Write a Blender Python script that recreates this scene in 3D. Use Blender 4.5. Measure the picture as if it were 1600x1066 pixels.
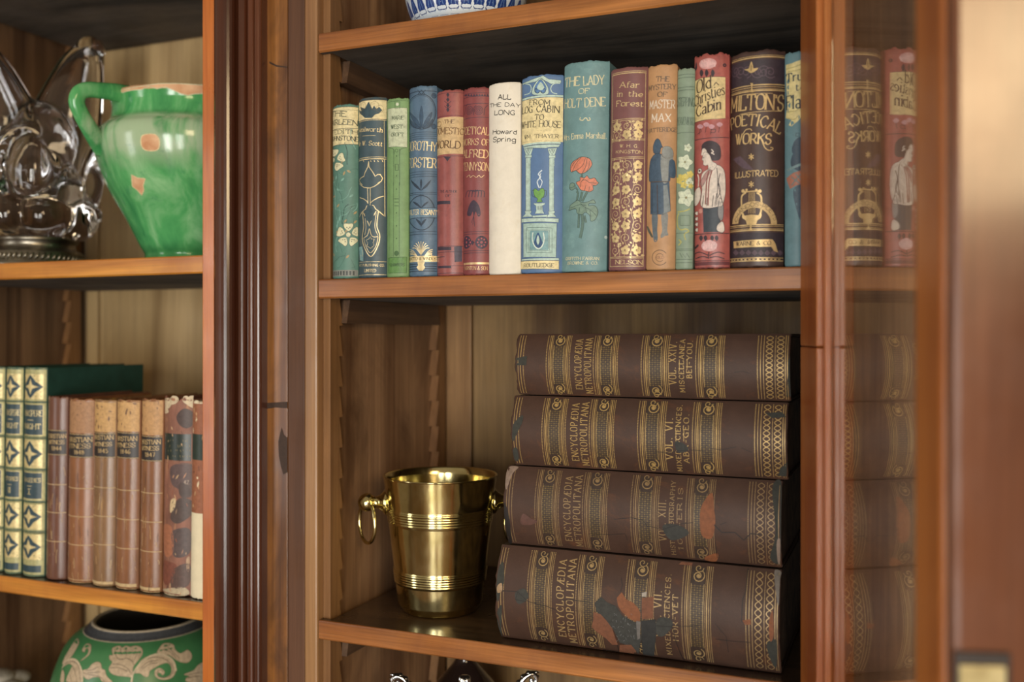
import bpy, bmesh, math, random
from math import sin, cos, tan, atan, atan2, asin, sqrt, pi, radians
from mathutils import Vector, Matrix
from mathutils.geometry import delaunay_2d_cdt

for _o in list(bpy.data.objects):
    bpy.data.objects.remove(_o)
SC = bpy.context.scene
COL = SC.collection

# ------------------------------------------------------------------ camera
FPX, TH, HY, CZ = 1500.0, radians(22.7), 524.0, 1.30
cam_d = bpy.data.cameras.new('camera')
cam = bpy.data.objects.new('camera', cam_d)
COL.objects.link(cam)
cam.location = (0, 0, CZ)
cam.rotation_euler = (pi / 2, 0, TH)
cam_d.sensor_width = 36.0
cam_d.lens = FPX / 1600 * 36.0
cam_d.shift_y = -(533 - HY) / 1600
cam_d.clip_start = 0.02
cam_d.dof.use_dof = True
cam_d.dof.focus_distance = 0.99
cam_d.dof.aperture_fstop = 3.2
SC.camera = cam

# ------------------------------------------------------------------ view, world, lights
SC.view_settings.view_transform = 'Standard'
SC.view_settings.look = 'None'
SC.view_settings.exposure = -0.40
SC.view_settings.gamma = 1.0
SC.view_settings.use_curve_mapping = False

W = bpy.data.worlds.new('room_light')
SC.world = W
W.use_nodes = True
_n = W.node_tree.nodes
_l = W.node_tree.links
_bg = _n['Background']
_tc = _n.new('ShaderNodeTexCoord')
_sep = _n.new('ShaderNodeSeparateXYZ')
_l.new(_tc.outputs['Generated'], _sep.inputs[0])
_mr = _n.new('ShaderNodeMapRange')
_mr.inputs['From Min'].default_value = -0.6
_mr.inputs['From Max'].default_value = 0.6
_l.new(_sep.outputs['Z'], _mr.inputs['Value'])
_cr = _n.new('ShaderNodeValToRGB')
_cr.color_ramp.elements[0].color = (0.30, 0.19, 0.10, 1)      # carpeted floor of the room
_cr.color_ramp.elements[1].color = (0.62, 0.50, 0.36, 1)      # warm ceiling
_l.new(_mr.outputs[0], _cr.inputs[0])
_l.new(_cr.outputs[0], _bg.inputs['Color'])
_bg.inputs['Strength'].default_value = 0.62


def area(name, loc, target, sx, sy, power, color):
    d = bpy.data.lights.new(name, 'AREA')
    d.shape = 'RECTANGLE'
    d.size, d.size_y, d.energy, d.color = sx, sy, power, color
    o = bpy.data.objects.new(name, d)
    COL.objects.link(o)
    o.location = loc
    o.rotation_euler = (Vector(target) - Vector(loc)).to_track_quat('-Z', 'Y').to_euler()
    return o


# two sashes of the tall window across the room, and a warm lamp
area('window_and_fill_daylight', (0.05, -2.3, 0.90), (-0.45, 0.95, 1.0), 0.50, 1.6, 70, (1.0, 0.97, 0.91))
area('window_and_fill_daylight', (0.95, -2.1, 0.90), (-0.45, 0.95, 1.0), 0.45, 1.6, 40, (1.0, 0.97, 0.91))
area('window_and_fill_daylight', (-2.35, -1.25, 1.30), (-0.5, 1.0, 1.27), 0.40, 1.4, 14, (0.98, 0.98, 0.97))  # added side light for a bright strip on the brass, no known window
area('warm_lamplight', (1.95, -2.0, 2.15), (-0.4, 0.95, 1.3), 0.8, 0.8, 40, (1.0, 0.74, 0.42))

# ------------------------------------------------------------------ pixel <-> place helpers
_c, _s = cos(TH), sin(TH)


def phi(px):
    return atan((px - 800) / FPX) - TH


def XP(px, Y):
    """X of the point seen in column px on the plane at depth Y"""
    return Y * tan(phi(px))


def ZC(X, Y):
    return Y * _c - X * _s


def ZP(px, py, Y):
    return CZ + (HY - py) / FPX * ZC(XP(px, Y), Y)


def ZX(X, py, Y):
    return CZ + (HY - py) / FPX * ZC(X, Y)


# ------------------------------------------------------------------ materials
def hx(h):
    h = h.lstrip('#')
    v = [int(h[i:i + 2], 16) / 255 for i in (0, 2, 4)]
    return tuple(c / 12.92 if c <= 0.04045 else ((c + 0.055) / 1.055) ** 2.4 for c in v) + (1.0,)


def mute(c, k):
    """aged, faded version of a colour"""
    g = 0.30 * c[0] + 0.55 * c[1] + 0.15 * c[2]
    return tuple(g + (q - g) * k for q in c[:3]) + (1.0,)


class NT:
    def __init__(self, name):
        self.m = bpy.data.materials.new(name)
        self.m.use_nodes = True
        self.t = self.m.node_tree
        self.b = self.t.nodes['Principled BSDF']

    def n(self, kind, **kw):
        x = self.t.nodes.new(kind)
        for k, v in kw.items():
            setattr(x, k, v)
        return x

    def l(self, a, b):
        self.t.links.new(a, b)

    def coord(self, scale=(1, 1, 1), rot=(0, 0, 0)):
        tc = self.n('ShaderNodeTexCoord')
        mp = self.n('ShaderNodeMapping')
        mp.inputs['Scale'].default_value = scale
        mp.inputs['Rotation'].default_value = rot
        self.l(tc.outputs['Object'], mp.inputs['Vector'])
        return mp.outputs[0]

    def noise(self, vec, scale, detail=4, rough=0.55, dist=0.0):
        x = self.n('ShaderNodeTexNoise')
        x.inputs['Scale'].default_value = scale
        x.inputs['Detail'].default_value = detail
        x.inputs['Roughness'].default_value = rough
        x.inputs['Distortion'].default_value = dist
        self.l(vec, x.inputs['Vector'])
        return x.outputs['Fac']

    def ramp(self, fac, stops):
        r = self.n('ShaderNodeValToRGB')
        e = r.color_ramp.elements
        while len(e) < len(stops):
            e.new(0.5)
        for i, (p, c) in enumerate(stops):
            e[i].position = p
            e[i].color = c if len(c) == 4 else tuple(c) + (1,)
        self.l(fac, r.inputs[0])
        return r.outputs[0]

    def mix(self, fac, a, b, blend='MIX'):
        x = self.n('ShaderNodeMix')
        x.data_type = 'RGBA'
        x.blend_type = blend
        for val, idx in ((fac, 0), (a, 6), (b, 7)):
            if hasattr(val, 'is_linked') or hasattr(val, 'links'):
                self.l(val, x.inputs[idx])
            else:
                x.inputs[idx].default_value = val
        return x.outputs[2]

    def bump(self, h, strength, dist=0.001):
        x = self.n('ShaderNodeBump')
        x.inputs['Strength'].default_value = strength
        x.inputs['Distance'].default_value = dist
        self.l(h, x.inputs['Height'])
        self.l(x.outputs[0], self.b.inputs['Normal'])

    def set(self, **kw):
        for k, v in kw.items():
            self.b.inputs[k].default_value = v


BW = ((0, 0, 0, 1), (1, 1, 1, 1))


def wood(name, dark, light, axis='Z', scale=9, rough=0.4, coat=0.0, stain=None, stain_amt=0.5, streak=0.35, bump=0.25, stretch=0.05, band=None):
    m = NT(name)
    sc = {'X': (stretch, 1, 1), 'Y': (1, stretch, 1), 'Z': (1, 1, stretch)}[axis]
    v = m.coord(sc)
    a = m.noise(v, scale, 5, 0.6, 1.6)
    col = m.ramp(a, [(0.36, hx(dark)), (0.63, hx(light))])
    sc2 = {'X': (0.02, 1, 1), 'Y': (1, 0.02, 1), 'Z': (1, 1, 0.02)}[axis]
    f = m.noise(m.coord(sc2), scale * 22, 3, 0.7)
    fr = m.ramp(f, [(0.36, (0.45, 0.45, 0.45)), (0.62, (1, 1, 1))])
    col = m.mix(streak, col, fr, 'MULTIPLY')
    if stain:
        s = m.noise(m.coord((1, 1, 0.6)), 7.5, 5, 0.65, 0.8)
        sf = m.ramp(s, [(0.46, (0, 0, 0)), (0.70, (stain_amt,) * 3)])
        col = m.mix(sf, col, hx(stain))
    m.l(col, m.b.inputs['Base Color'])
    rr = m.ramp(m.noise(m.coord(), 14, 4), [(0.3, (rough * 0.75,) * 3), (0.7, (min(1, rough * 1.3),) * 3)])
    m.l(rr, m.b.inputs['Roughness'])
    m.bump(f, bump, 0.0006)
    m.set(**{'Coat Weight': coat, 'Coat Roughness': 0.12})
    return m.m


def cloth(name, base, var=0.16, rough=0.5, worn=None, worn_amt=0.35, streak=False, bump=0.25, scale=60):
    """book cloth or leather: mottled colour, rubbed patches, fine weave"""
    m = NT(name)
    b = mute(hx(base), 0.74)
    n1 = m.noise(m.coord((1, 1, 0.35) if streak else (1, 1, 1)), scale, 5, 0.65)
    lo = tuple(c * (1 - var * 1.4) for c in b[:3])
    hi = tuple(min(1, c * (1 + var * 1.4)) for c in b[:3])
    col = m.ramp(n1, [(0.3, lo), (0.7, hi)])
    if worn:
        n2 = m.noise(m.coord((1, 1, 0.25) if streak else (1, 1, 1)), scale * 0.9, 6, 0.75, 0.7)
        wf = m.ramp(n2, [(0.54, (0, 0, 0)), (0.66, (worn_amt,) * 3)])
        col = m.mix(wf, col, hx(worn))
    m.l(col, m.b.inputs['Base Color'])
    n3 = m.noise(m.coord(), 900, 2, 0.6)
    m.bump(n3, bump, 0.0004)
    m.set(Roughness=rough)
    return m.m


_inks = {}


def ink(h, rough=0.5, metal=0.0):
    k = (h, rough, metal)
    if k not in _inks:
        m = NT('ink_' + h.strip('#'))
        b = mute(hx(h), 0.84)
        n1 = m.noise(m.coord(), 220, 3, 0.7)
        m.l(m.ramp(n1, [(0.3, tuple(c * 0.74 for c in b[:3])), (0.62, tuple(min(1, c * 1.08) for c in b[:3]))]), m.b.inputs['Base Color'])
        m.set(Roughness=rough, Metallic=metal)
        _inks[k] = m.m
    return _inks[k]


def gold(h='#d9b76a'):
    return ink(h, 0.36, 0.35)


# ------------------------------------------------------------------ mesh collector
class MB:
    def __init__(self):
        self.v, self.f, self.mi, self.mats, self.sm = [], [], [], [], []

    def m(self, mat):
        if mat not in self.mats:
            self.mats.append(mat)
        return self.mats.index(mat)

    def add(self, vs, fs, mat, smooth=False):
        o = len(self.v)
        k = self.m(mat)
        self.v.extend(tuple(p) for p in vs)
        for f in fs:
            self.f.append(tuple(i + o for i in f))
            self.mi.append(k)
            self.sm.append(smooth)
        return self

    def box(self, x0, x1, y0, y1, z0, z1, mat, bev=0.0, mats6=None):
        """mats6: dict of face -> material for 'front','back','left','right','top','bottom'"""
        if bev <= 0:
            vs = [(x, y, z) for z in (z0, z1) for y in (y0, y1) for x in (x0, x1)]
            fc = {'bottom': (0, 2, 3, 1), 'top': (4, 5, 7, 6), 'front': (0, 1, 5, 4), 'back': (2, 6, 7, 3), 'left': (0, 4, 6, 2), 'right': (1, 3, 7, 5)}
            o = len(self.v)
            self.v.extend(vs)
            for k, f in fc.items():
                self.f.append(tuple(i + o for i in f))
                self.mi.append(self.m((mats6 or {}).get(k, mat)))
                self.sm.append(False)
        else:
            bm = bmesh.new()
            bmesh.ops.create_cube(bm, size=1)
            for q in bm.verts:
                q.co = Vector(((x0 + x1) / 2 + q.co.x * (x1 - x0), (y0 + y1) / 2 + q.co.y * (y1 - y0), (z0 + z1) / 2 + q.co.z * (z1 - z0)))
            bmesh.ops.bevel(bm, geom=list(bm.edges), offset=bev, segments=2, profile=0.5, affect='EDGES')
            bm.normal_update()
            bm.verts.index_update()
            o = len(self.v)
            self.v.extend(tuple(q.co) for q in bm.verts)
            for f in bm.faces:
                self.f.append(tuple(q.index + o for q in f.verts))
                n = f.normal
                k = None
                if mats6:
                    ax = max(range(3), key=lambda i: abs(n[i]))
                    k = mats6.get((('left', 'right'), ('front', 'back'), ('bottom', 'top'))[ax][1 if n[ax] > 0 else 0])
                self.mi.append(self.m(k or mat))
                self.sm.append(False)
            bm.free()
        return self

    def prism(self, poly, z0, z1, mat, axis='Z', smooth=False, cap=True, mtop=None, mbot=None):
        """poly counter-clockwise; axis Z: (x,y) extruded in z; axis X: (y,z) extruded in x"""
        n = len(poly)
        if axis == 'Z':
            vs = [(x, y, z0) for x, y in poly] + [(x, y, z1) for x, y in poly]
        else:
            vs = [(z0, x, y) for x, y in poly] + [(z1, x, y) for x, y in poly]
        fs = [(i, (i + 1) % n, n + (i + 1) % n, n + i) for i in range(n)]
        self.add(vs, fs, mat, smooth)
        if cap:
            self.add(vs, [tuple(range(n, 2 * n))], mtop or mat)
            self.add(vs, [tuple(reversed(range(n)))], mbot or mat)
        return self

    def lathe(self, prof, mat, n=64, cx=0, cy=0, cz=0, closed=False, mats=None):
        vs, fs = [], []
        k = len(prof)
        for i in range(n):
            a = 2 * pi * i / n
            for r, z in prof:
                vs.append((cx + r * cos(a), cy + r * sin(a), cz + z))
        segs = k if closed else k - 1
        o = len(self.v)
        self.v.extend(vs)
        for i in range(n):
            for j in range(segs):
                j2 = (j + 1) % k
                i2 = (i + 1) % n
                self.f.append((o + i * k + j, o + i2 * k + j, o + i2 * k + j2, o + i * k + j2))
                self.mi.append(self.m(mats[j] if mats else mat))
                self.sm.append(True)
        return self

    def tube(self, pts, rad, mat, n=12, flat=1.0, caps=True, up=None):
        pts = [Vector(p) for p in pts]
        if not hasattr(rad, '__len__'):
            rad = [rad] * len(pts)
        vs, fs = [], []
        prev = None
        for i, p in enumerate(pts):
            t = (pts[min(i + 1, len(pts) - 1)] - pts[max(i - 1, 0)]).normalized()
            if prev is None:
                ref = Vector(up) if up else (Vector((0, 0, 1)) if abs(t.z) < 0.9 else Vector((1, 0, 0)))
                a = (ref - t * ref.dot(t)).normalized()
            else:
                a = (prev - t * prev.dot(t)).normalized()
            prev = a
            b = t.cross(a)
            for k in range(n):
                q = 2 * pi * k / n
                vs.append(p + a * (rad[i] * cos(q)) + b * (rad[i] * flat * sin(q)))
        for i in range(len(pts) - 1):
            for k in range(n):
                k2 = (k + 1) % n
                fs.append((i * n + k, i * n + k2, (i + 1) * n + k2, (i + 1) * n + k))
        if caps:
            fs.append(tuple(reversed(range(n))))
            fs.append(tuple(range((len(pts) - 1) * n, len(pts) * n)))
        return self.add(vs, fs, mat, True)

    def ball(self, c, r, mat, nu=20, nv=12, sx=1, sy=1, sz=1):
        vs, fs = [], []
        for j in range(nv + 1):
            b = -pi / 2 + pi * j / nv
            for i in range(nu):
                a = 2 * pi * i / nu
                vs.append((c[0] + r * sx * cos(b) * cos(a), c[1] + r * sy * cos(b) * sin(a), c[2] + r * sz * sin(b)))
        for j in range(nv):
            for i in range(nu):
                i2 = (i + 1) % nu
                fs.append((j * nu + i, j * nu + i2, (j + 1) * nu + i2, (j + 1) * nu + i))
        return self.add(vs, fs, mat, True)

    def build(self, name, parent=None, loc=None, merge=0.0):
        me = bpy.data.meshes.new(name)
        me.from_pydata(self.v, [], self.f)
        for mt in self.mats:
            me.materials.append(mt)
        me.polygons.foreach_set('material_index', self.mi)
        me.polygons.foreach_set('use_smooth', self.sm)
        if merge:
            bm = bmesh.new()
            bm.from_mesh(me)
            bmesh.ops.remove_doubles(bm, verts=bm.verts, dist=merge)
            bm.to_mesh(me)
            bm.free()
        me.update()
        o = bpy.data.objects.new(name, me)
        COL.objects.link(o)
        if parent:
            o.parent = parent
        if loc:
            o.location = loc
        return o


def tag(o, label=None, cat=None, group=None, kind=None):
    if label:
        o['label'] = label
    if cat:
        o['category'] = cat
    if group:
        o['group'] = group
    if kind:
        o['kind'] = kind
    return o


def empty(name, loc=(0, 0, 0), rot=(0, 0, 0)):
    o = bpy.data.objects.new(name, None)
    o.empty_display_size = 0.05
    COL.objects.link(o)
    o.location = loc
    o.rotation_euler = rot
    return o


def catmull(pts, closed=False, sub=6):
    n = len(pts)
    if n < 3:
        return list(pts)
    out = []
    rng = range(n if closed else n - 1)
    for i in rng:
        if closed:
            p0, p1, p2, p3 = pts[(i - 1) % n], pts[i], pts[(i + 1) % n], pts[(i + 2) % n]
        else:
            p0, p1, p2, p3 = pts[max(i - 1, 0)], pts[i], pts[i + 1], pts[min(i + 2, n - 1)]
        for k in range(sub):
            t = k / sub
            out.append(tuple(0.5 * ((2 * b) + (-a + c) * t + (2 * a - 5 * b + 4 * c - d) * t * t + (-a + 3 * b - 3 * c + d) * t ** 3)
                             for a, b, c, d in zip(p0, p1, p2, p3)))
    if not closed:
        out.append(tuple(pts[-1]))
    return out
# ------------------------------------------------------------------ pen-drawn lettering
# pairs x,y on a 9-high grid (letters a,b,c in y mean -1,-2,-3); ~ marks a smooth stroke
GL = {
 'Æ': (9, '0059 5059 2555 5999 5595 5090 9998 9091'), 'A': (8, '0049 4980 2363'), 'B': (6, '0009 ~0939573505 ~0545634000'), 'C': (7, '~7759280504215072'),
 'D': (7, '0009 ~094976734000'), 'E': (6, '0009 0969 0545 0060 6968 6061'), 'F': (6, '0009 0969 0545 6967'),
 'G': (8, '~7759280504215071 7074 5474'), 'H': (8, '0009 8089 0585'), 'I': (2, '1019'), 'J': (4, '~3933311001'),
 'K': (7, '0009 0479 2670'), 'L': (6, '0009 0060 6062'), 'M': (9, '0009 0942 4289 8980'), 'N': (8, '0009 0980 8089'),
 'O': (8, '~491805041140718485784 9'.replace(' ', '')), 'P': (6, '0009 ~0949674404'),
 'Q': (8, '~4918050411407184857849 5280'), 'R': (7, '0009 ~0949674404 3470'),
 'S': (6, '~67592907155462401002'), 'T': (8, '4049 0989 0907 8987'), 'U': (8, '~09041140718489'), 'V': (8, '0940 4089'),
 'W': (9, '0930 3049 4960 6099'), 'X': (8, '0980 0089'), 'Y': (8, '0944 8944 4440'), 'Z': (7, '0979 7900 0070'),
 '&': (8, '~8035273958461402205174'), "'": (2, '1917'), '.': (2, '1011'), ',': (2, '111a'), '-': (4, '0444'), ' ': (4, ''), '*': (3, '1415'),
 '0': (6, '~3907023052673 9'.replace(' ', '')), '1': (4, '2029 2907'), '2': (6, '~071949574500 0050'), '3': (6, '~0829484625 ~2554523001'),
 '4': (6, '4049 4903 0363'), '5': (6, '5919 1915 ~1545533001'), '6': (6, '~58390502204052441403'), '7': (6, '0959 5920'),
 '8': (6, '~250729475625022052542 5'.replace(' ', '')), '9': (6, '~55250739585520'),
 'a': (5, '~05264540 ~4313012041'), 'b': (5, '0009 ~042655522001'), 'c': (5, '~553604023051'), 'd': (5, '5059 ~543604023051'),
 'e': (5, '~5355360402305 1 0353'.replace('5 1', '51')), 'f': (3, '~49291710 0636'), 'g': (5, '~543604023051 ~565b3c0b'),
 'h': (5, '0009 ~04264540'), 'i': (1, '0006 0809'), 'k': (5, '0009 0246 1340'), 'l': (1, '0009'), 'm': (8, '0006 ~04264540 ~44668580'),
 'n': (5, '0006 ~04264540'), 'o': (5, '~36050130515536'), 'p': (5, '060c ~042655522001'), 'r': (4, '0006 ~042646'),
 's': (4, '~45260533412001'), 't': (4, '~18112041 0636'), 'u': (5, '~06012041 4640'), 'v': (5, '0620 2046'),
 'w': (7, '0610 1036 3650 5076'), 'x': (5, '0640 0046'), 'y': (5, '0620 460c'), 'z': (4, '0646 4600 0040'),
}
_YC = {'a': -1, 'b': -2, 'c': -3}


def glyph_strokes(ch):
    adv, src = GL.get(ch, GL[' '])
    out = []
    for tok in src.split():
        sm = tok[0] == '~'
        t = tok[1:] if sm else tok
        pts = []
        for i in range(0, len(t) - 1, 2):
            pts.append((float(int(t[i])), float(_YC.get(t[i + 1], 0) if t[i + 1] in _YC else int(t[i + 1]))))
        if sm:
            closed = pts[0] == pts[-1]
            pts = catmull(pts[:-1], True, 4) if closed else catmull(pts, False, 4)
            if closed:
                pts.append(pts[0])
        out.append((pts, sm))
    return adv, out


class Decal:
    """draws marks on a curved spine. metric space: x along the arc (0..Wd), y down from the head (0..Ht)."""

    def __init__(self, mb, surf, Wd, Ht, pix=None):
        self.mb, self.surf, self.Wd, self.Ht, self.pix = mb, surf, Wd, Ht, pix
        self.vx = (0, 0, 1)

    def C(self, x0, y0, s):
        self.vx = (x0, y0, s)
        return self

    def P(self, cx, cy):
        x0, y0, s = self.vx
        return self.pix(x0 + cx / s, y0 + cy / s)

    def pts(self, src):
        if isinstance(src, str):
            src = [tuple(float(q) for q in t.split(',')) for t in src.split()]
        return [self.P(*p) for p in src]

    # --- metric primitives
    def ribbon(self, pts, wd, mat, lay=2, pen=None):
        q = [pts[0]]
        for a, b in zip(pts, pts[1:]):
            d = sqrt((b[0] - a[0]) ** 2 + (b[1] - a[1]) ** 2)
            if d < 1e-6:
                continue
            k = max(1, int(abs(b[0] - a[0]) / 0.0016 + d / 0.02))
            for i in range(1, k + 1):
                q.append((a[0] + (b[0] - a[0]) * i / k, a[1] + (b[1] - a[1]) * i / k))
        if len(q) < 2:
            return
        vs, n = [], len(q)
        loop = n > 3 and abs(q[0][0] - q[-1][0]) + abs(q[0][1] - q[-1][1]) < 1e-6
        for i, p in enumerate(q):
            a = q[i - 1] if i > 0 else (q[-2] if loop else q[0])
            b = q[i + 1] if i < n - 1 else (q[1] if loop else q[-1])
            dx, dy = b[0] - a[0], b[1] - a[1]
            L = sqrt(dx * dx + dy * dy) or 1e-9
            dx, dy = dx / L, dy / L
            w = wd if pen is None else pen * wd + (1 - pen) * wd * abs(dy * 0.93 + dx * 0.37)
            w *= 0.5
            for sgn in (1, -1):
                vs.append(self.surf(p[0] - dy * w * sgn, p[1] + dx * w * sgn, lay))
        self.mb.add(vs, [(2 * i, 2 * i + 1, 2 * i + 3, 2 * i + 2) for i in range(n - 1)], mat, True)

    def fillm(self, poly, mat, lay=1):
        clean = []
        for p in poly:
            if not clean or abs(p[0] - clean[-1][0]) + abs(p[1] - clean[-1][1]) > 1e-5:
                clean.append(p)
        if len(clean) > 1 and abs(clean[0][0] - clean[-1][0]) + abs(clean[0][1] - clean[-1][1]) < 1e-5:
            clean.pop()
        if len(clean) < 3:
            return
        dense = []
        for a, b in zip(clean, clean[1:] + clean[:1]):
            k = max(1, int(abs(b[0] - a[0]) / 0.0015 + abs(b[1] - a[1]) / 0.005))
            dense += [(a[0] + (b[0] - a[0]) * i / k, a[1] + (b[1] - a[1]) * i / k) for i in range(k)]
        clean = dense
        x0, x1 = min(p[0] for p in clean), max(p[0] for p in clean)
        y0, y1 = min(p[1] for p in clean), max(p[1] for p in clean)
        n = len(clean)
        vc = [Vector(p) for p in clean]
        st = 0.0015
        nx = int((x1 - x0) / st)
        ny = min(10, int((y1 - y0) / (st * 3)))
        for i in range(1, nx + 1):
            for j in range(ny + 2):
                x = x0 + (x1 - x0) * i / (nx + 1)
                y = y0 + (y1 - y0) * (j + 0.02 + 0.001 * (i % 3)) / (ny + 1.04)
                inside = False
                for k in range(n):
                    a, b = clean[k], clean[k - 1]
                    if (a[1] > y) != (b[1] > y) and x < (b[0] - a[0]) * (y - a[1]) / (b[1] - a[1]) + a[0]:
                        inside = not inside
                if inside:
                    vc.append(Vector((x, y)))
        r = delaunay_2d_cdt(vc, [], [list(range(n))], 1, 1e-7)
        self.mb.add([self.surf(p[0], p[1], lay) for p in r[0]], [tuple(f) for f in r[2]], mat, True)

    def rectm(self, x0, y0, x1, y1, mat, lay=1):
        nx = max(1, int((x1 - x0) / 0.0014))
        ny = max(1, int((y1 - y0) / 0.0025))
        vs = [self.surf(x0 + (x1 - x0) * i / nx, y0 + (y1 - y0) * j / ny, lay) for j in range(ny + 1) for i in range(nx + 1)]
        fs = [(j * (nx + 1) + i, (j + 1) * (nx + 1) + i, (j + 1) * (nx + 1) + i + 1, j * (nx + 1) + i + 1) for j in range(ny) for i in range(nx)]
        self.mb.add(vs, fs, mat, True)

    def textm(self, s, p0, p1, hgt, mat, lay=3, serif=True, bold=1.0, slant=0.0, squeeze=True, warp=None, gap=1.9):
        """p0,p1: baseline ends (metric), hgt: cap height"""
        tot = 0
        items = []
        for ch in s:
            adv, st = glyph_strokes(ch)
            items.append((tot, st))
            tot += adv + gap
        tot -= gap
        u = hgt / 9
        L = sqrt((p1[0] - p0[0]) ** 2 + (p1[1] - p0[1]) ** 2)
        kx = L / tot if squeeze else u
        ex = ((p1[0] - p0[0]) / L, (p1[1] - p0[1]) / L)
        ey = (ex[1], -ex[0])
        mid = 0 if squeeze else (L - tot * u) / 2

        def tr(x, y):
            X, Y = mid + x * kx + slant * y * u, y * u
            if warp:
                return warp(X / L, Y)
            return (p0[0] + ex[0] * X + ey[0] * Y, p0[1] + ex[1] * X + ey[1] * Y)
        th = min(u, kx * 1.15) * (1.5 if serif else 1.25) * bold
        for ox, st in items:
            for pts, sm in st:
                if len(pts) < 2:
                    continue
                self.ribbon([tr(ox + x, y) for x, y in pts], th, mat, lay, 0.42 if serif else 0.9)
                if serif:
                    for e, o in ((pts[0], pts[1]), (pts[-1], pts[-2])):
                        dx, dy = e[0] - o[0], e[1] - o[1]
                        if abs(dy) > 0.75 * sqrt(dx * dx + dy * dy) and e[1] in (0, 9, 6) and (abs(o[1] - e[1]) > 2.5 or sm):
                            self.ribbon([tr(ox + e[0] - 1.1, e[1]), tr(ox + e[0] + 1.1, e[1])], th * 0.5, mat, lay)

    # --- photo-crop primitives
    def L(self, src, wd, mat, sm=False, lay=2, closed=False):
        p = self.pts(src)
        if sm:
            p = catmull(p, closed, 5)
        if closed:
            p = p + [p[0]]
        self.ribbon(p, wd * 0.001, mat, lay)

    def F(self, src, mat, sm=False, lay=1, line=None, lw=0.35):
        p = self.pts(src)
        if sm:
            p = catmull(p, True, 5)
        self.fillm(p, mat, lay)
        if line:
            self.ribbon(p + [p[0]], lw * 0.001, line, lay + 1)

    def T(self, s, x0, x1, yb, hc, mat, yb1=None, **kw):
        yb1 = yb if yb1 is None else yb1
        p0, p1 = self.P(x0, yb), self.P(x1, yb1)
        q = self.P((x0 + x1) / 2, (yb + yb1) / 2 - hc)
        m = ((p0[0] + p1[0]) / 2, (p0[1] + p1[1]) / 2)
        self.textm(s, p0, p1, abs(m[1] - q[1]), mat, **kw)

    def band(self, y0, y1, mat, lay=1, x0=0.004, x1=0.996):
        """full-width band between crop rows"""
        x = self.vx[0] + 0
        a = self.pix_mid(y0)
        b = self.pix_mid(y1)
        self.rectm(self.Wd * x0, min(a, b), self.Wd * x1, max(a, b), mat, lay)

    def pix_mid(self, cy):
        x0, y0, s = self.vx
        return self.pix(self.cpx, y0 + cy / s)[1]

    def rule(self, cy, wd, mat, lay=2, x0=0.01, x1=0.99):
        y = self.pix_mid(cy)
        self.rectm(self.Wd * x0, y - wd * 0.0005, self.Wd * x1, y + wd * 0.0005, mat, lay)

    def frm(self, x0, y0, x1, y1, wd, mat, lay=2):
        self.L([(x0, y0), (x1, y0), (x1, y1), (x0, y1)], wd, mat, False, lay, True)

    def disc(self, cx, cy, r, mat, lay=2, n=14, line=None, lw=0.3):
        x, y = self.P(cx, cy)
        r = abs(self.P(cx, cy + r)[1] - y)
        p = [(x + r * cos(2 * pi * i / n), y + r * sin(2 * pi * i / n)) for i in range(n)]
        if mat:
            self.fillm(p, mat, lay)
        if line:
            self.ribbon(p + [p[0]], lw * 0.001, line, lay + 1)

    def scrollm(self, x, y, r, a0, turns, wd, mat, lay=2, hand=1):
        n = int(10 * abs(turns) + 4)
        p = []
        for i in range(n + 1):
            t = i / n
            a = a0 + hand * 2 * pi * turns * t
            q = r * (1 - 0.85 * t)
            p.append((x + q * cos(a), y + q * sin(a)))
        self.ribbon(p, wd, mat, lay)

    def leafm(self, x, y, ln, wd, ang, mat, lay=2):
        p = []
        for i in range(5):
            t = i / 4
            p.append((ln * t, wd * sin(pi * t) * 0.5))
        for i in range(3, 0, -1):
            t = i / 4
            p.append((ln * t, -wd * sin(pi * t) * 0.5))
        ca, sa = cos(ang), sin(ang)
        self.fillm([(x + a * ca - b * sa, y + a * sa + b * ca) for a, b in p], mat, lay)

    def flowerm(self, x, y, r, n, mat, a0=0.0, lay=2, core=None, line=None):
        for k in range(n):
            a = a0 + 2 * pi * k / n
            cx, cy = x + r * 0.56 * cos(a), y + r * 0.56 * sin(a)
            p = [(cx + r * 0.47 * cos(a + 2 * pi * i / 9), cy + r * 0.40 * sin(a + 2 * pi * i / 9)) for i in range(9)]
            self.fillm(p, mat, lay)
            if line:
                self.ribbon(p + [p[0]], 0.00025, line, lay + 1)
        if core:
            self.fillm([(x + r * 0.22 * cos(2 * pi * i / 8), y + r * 0.22 * sin(2 * pi * i / 8)) for i in range(8)], core, lay + 1)

    def filigree(self, x0, y0, x1, y1, n, mat, rng, r=0.0022, wd=0.00032, lay=2):
        for _ in range(n):
            x, y = rng.uniform(x0 + r, x1 - r), rng.uniform(y0 + r, y1 - r)
            k = rng.random()
            if k < 0.6:
                self.scrollm(x, y, r * rng.uniform(0.5, 1), rng.uniform(0, 6.28), rng.choice((1.0, 1.3)), wd, mat, lay, rng.choice((1, -1)))
            elif k < 0.85:
                self.leafm(x, y, r * 1.1, r * 0.6, rng.uniform(0, 6.28), mat, lay)
            else:
                self.flowerm(x, y, r * 0.7, 5, mat, rng.random(), lay)

    def beads(self, x, y0, y1, d, mat, lay=2, vertical=True):
        n = int(abs(y1 - y0) / (d * 1.7))
        for i in range(n):
            t = y0 + (y1 - y0) * (i + 0.5) / n
            if vertical:
                self.rectm(x - d / 2, t - d / 2, x + d / 2, t + d / 2, mat, lay)
            else:
                self.rectm(t - d / 2, x - d / 2, t + d / 2, x + d / 2, mat, lay)
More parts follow.
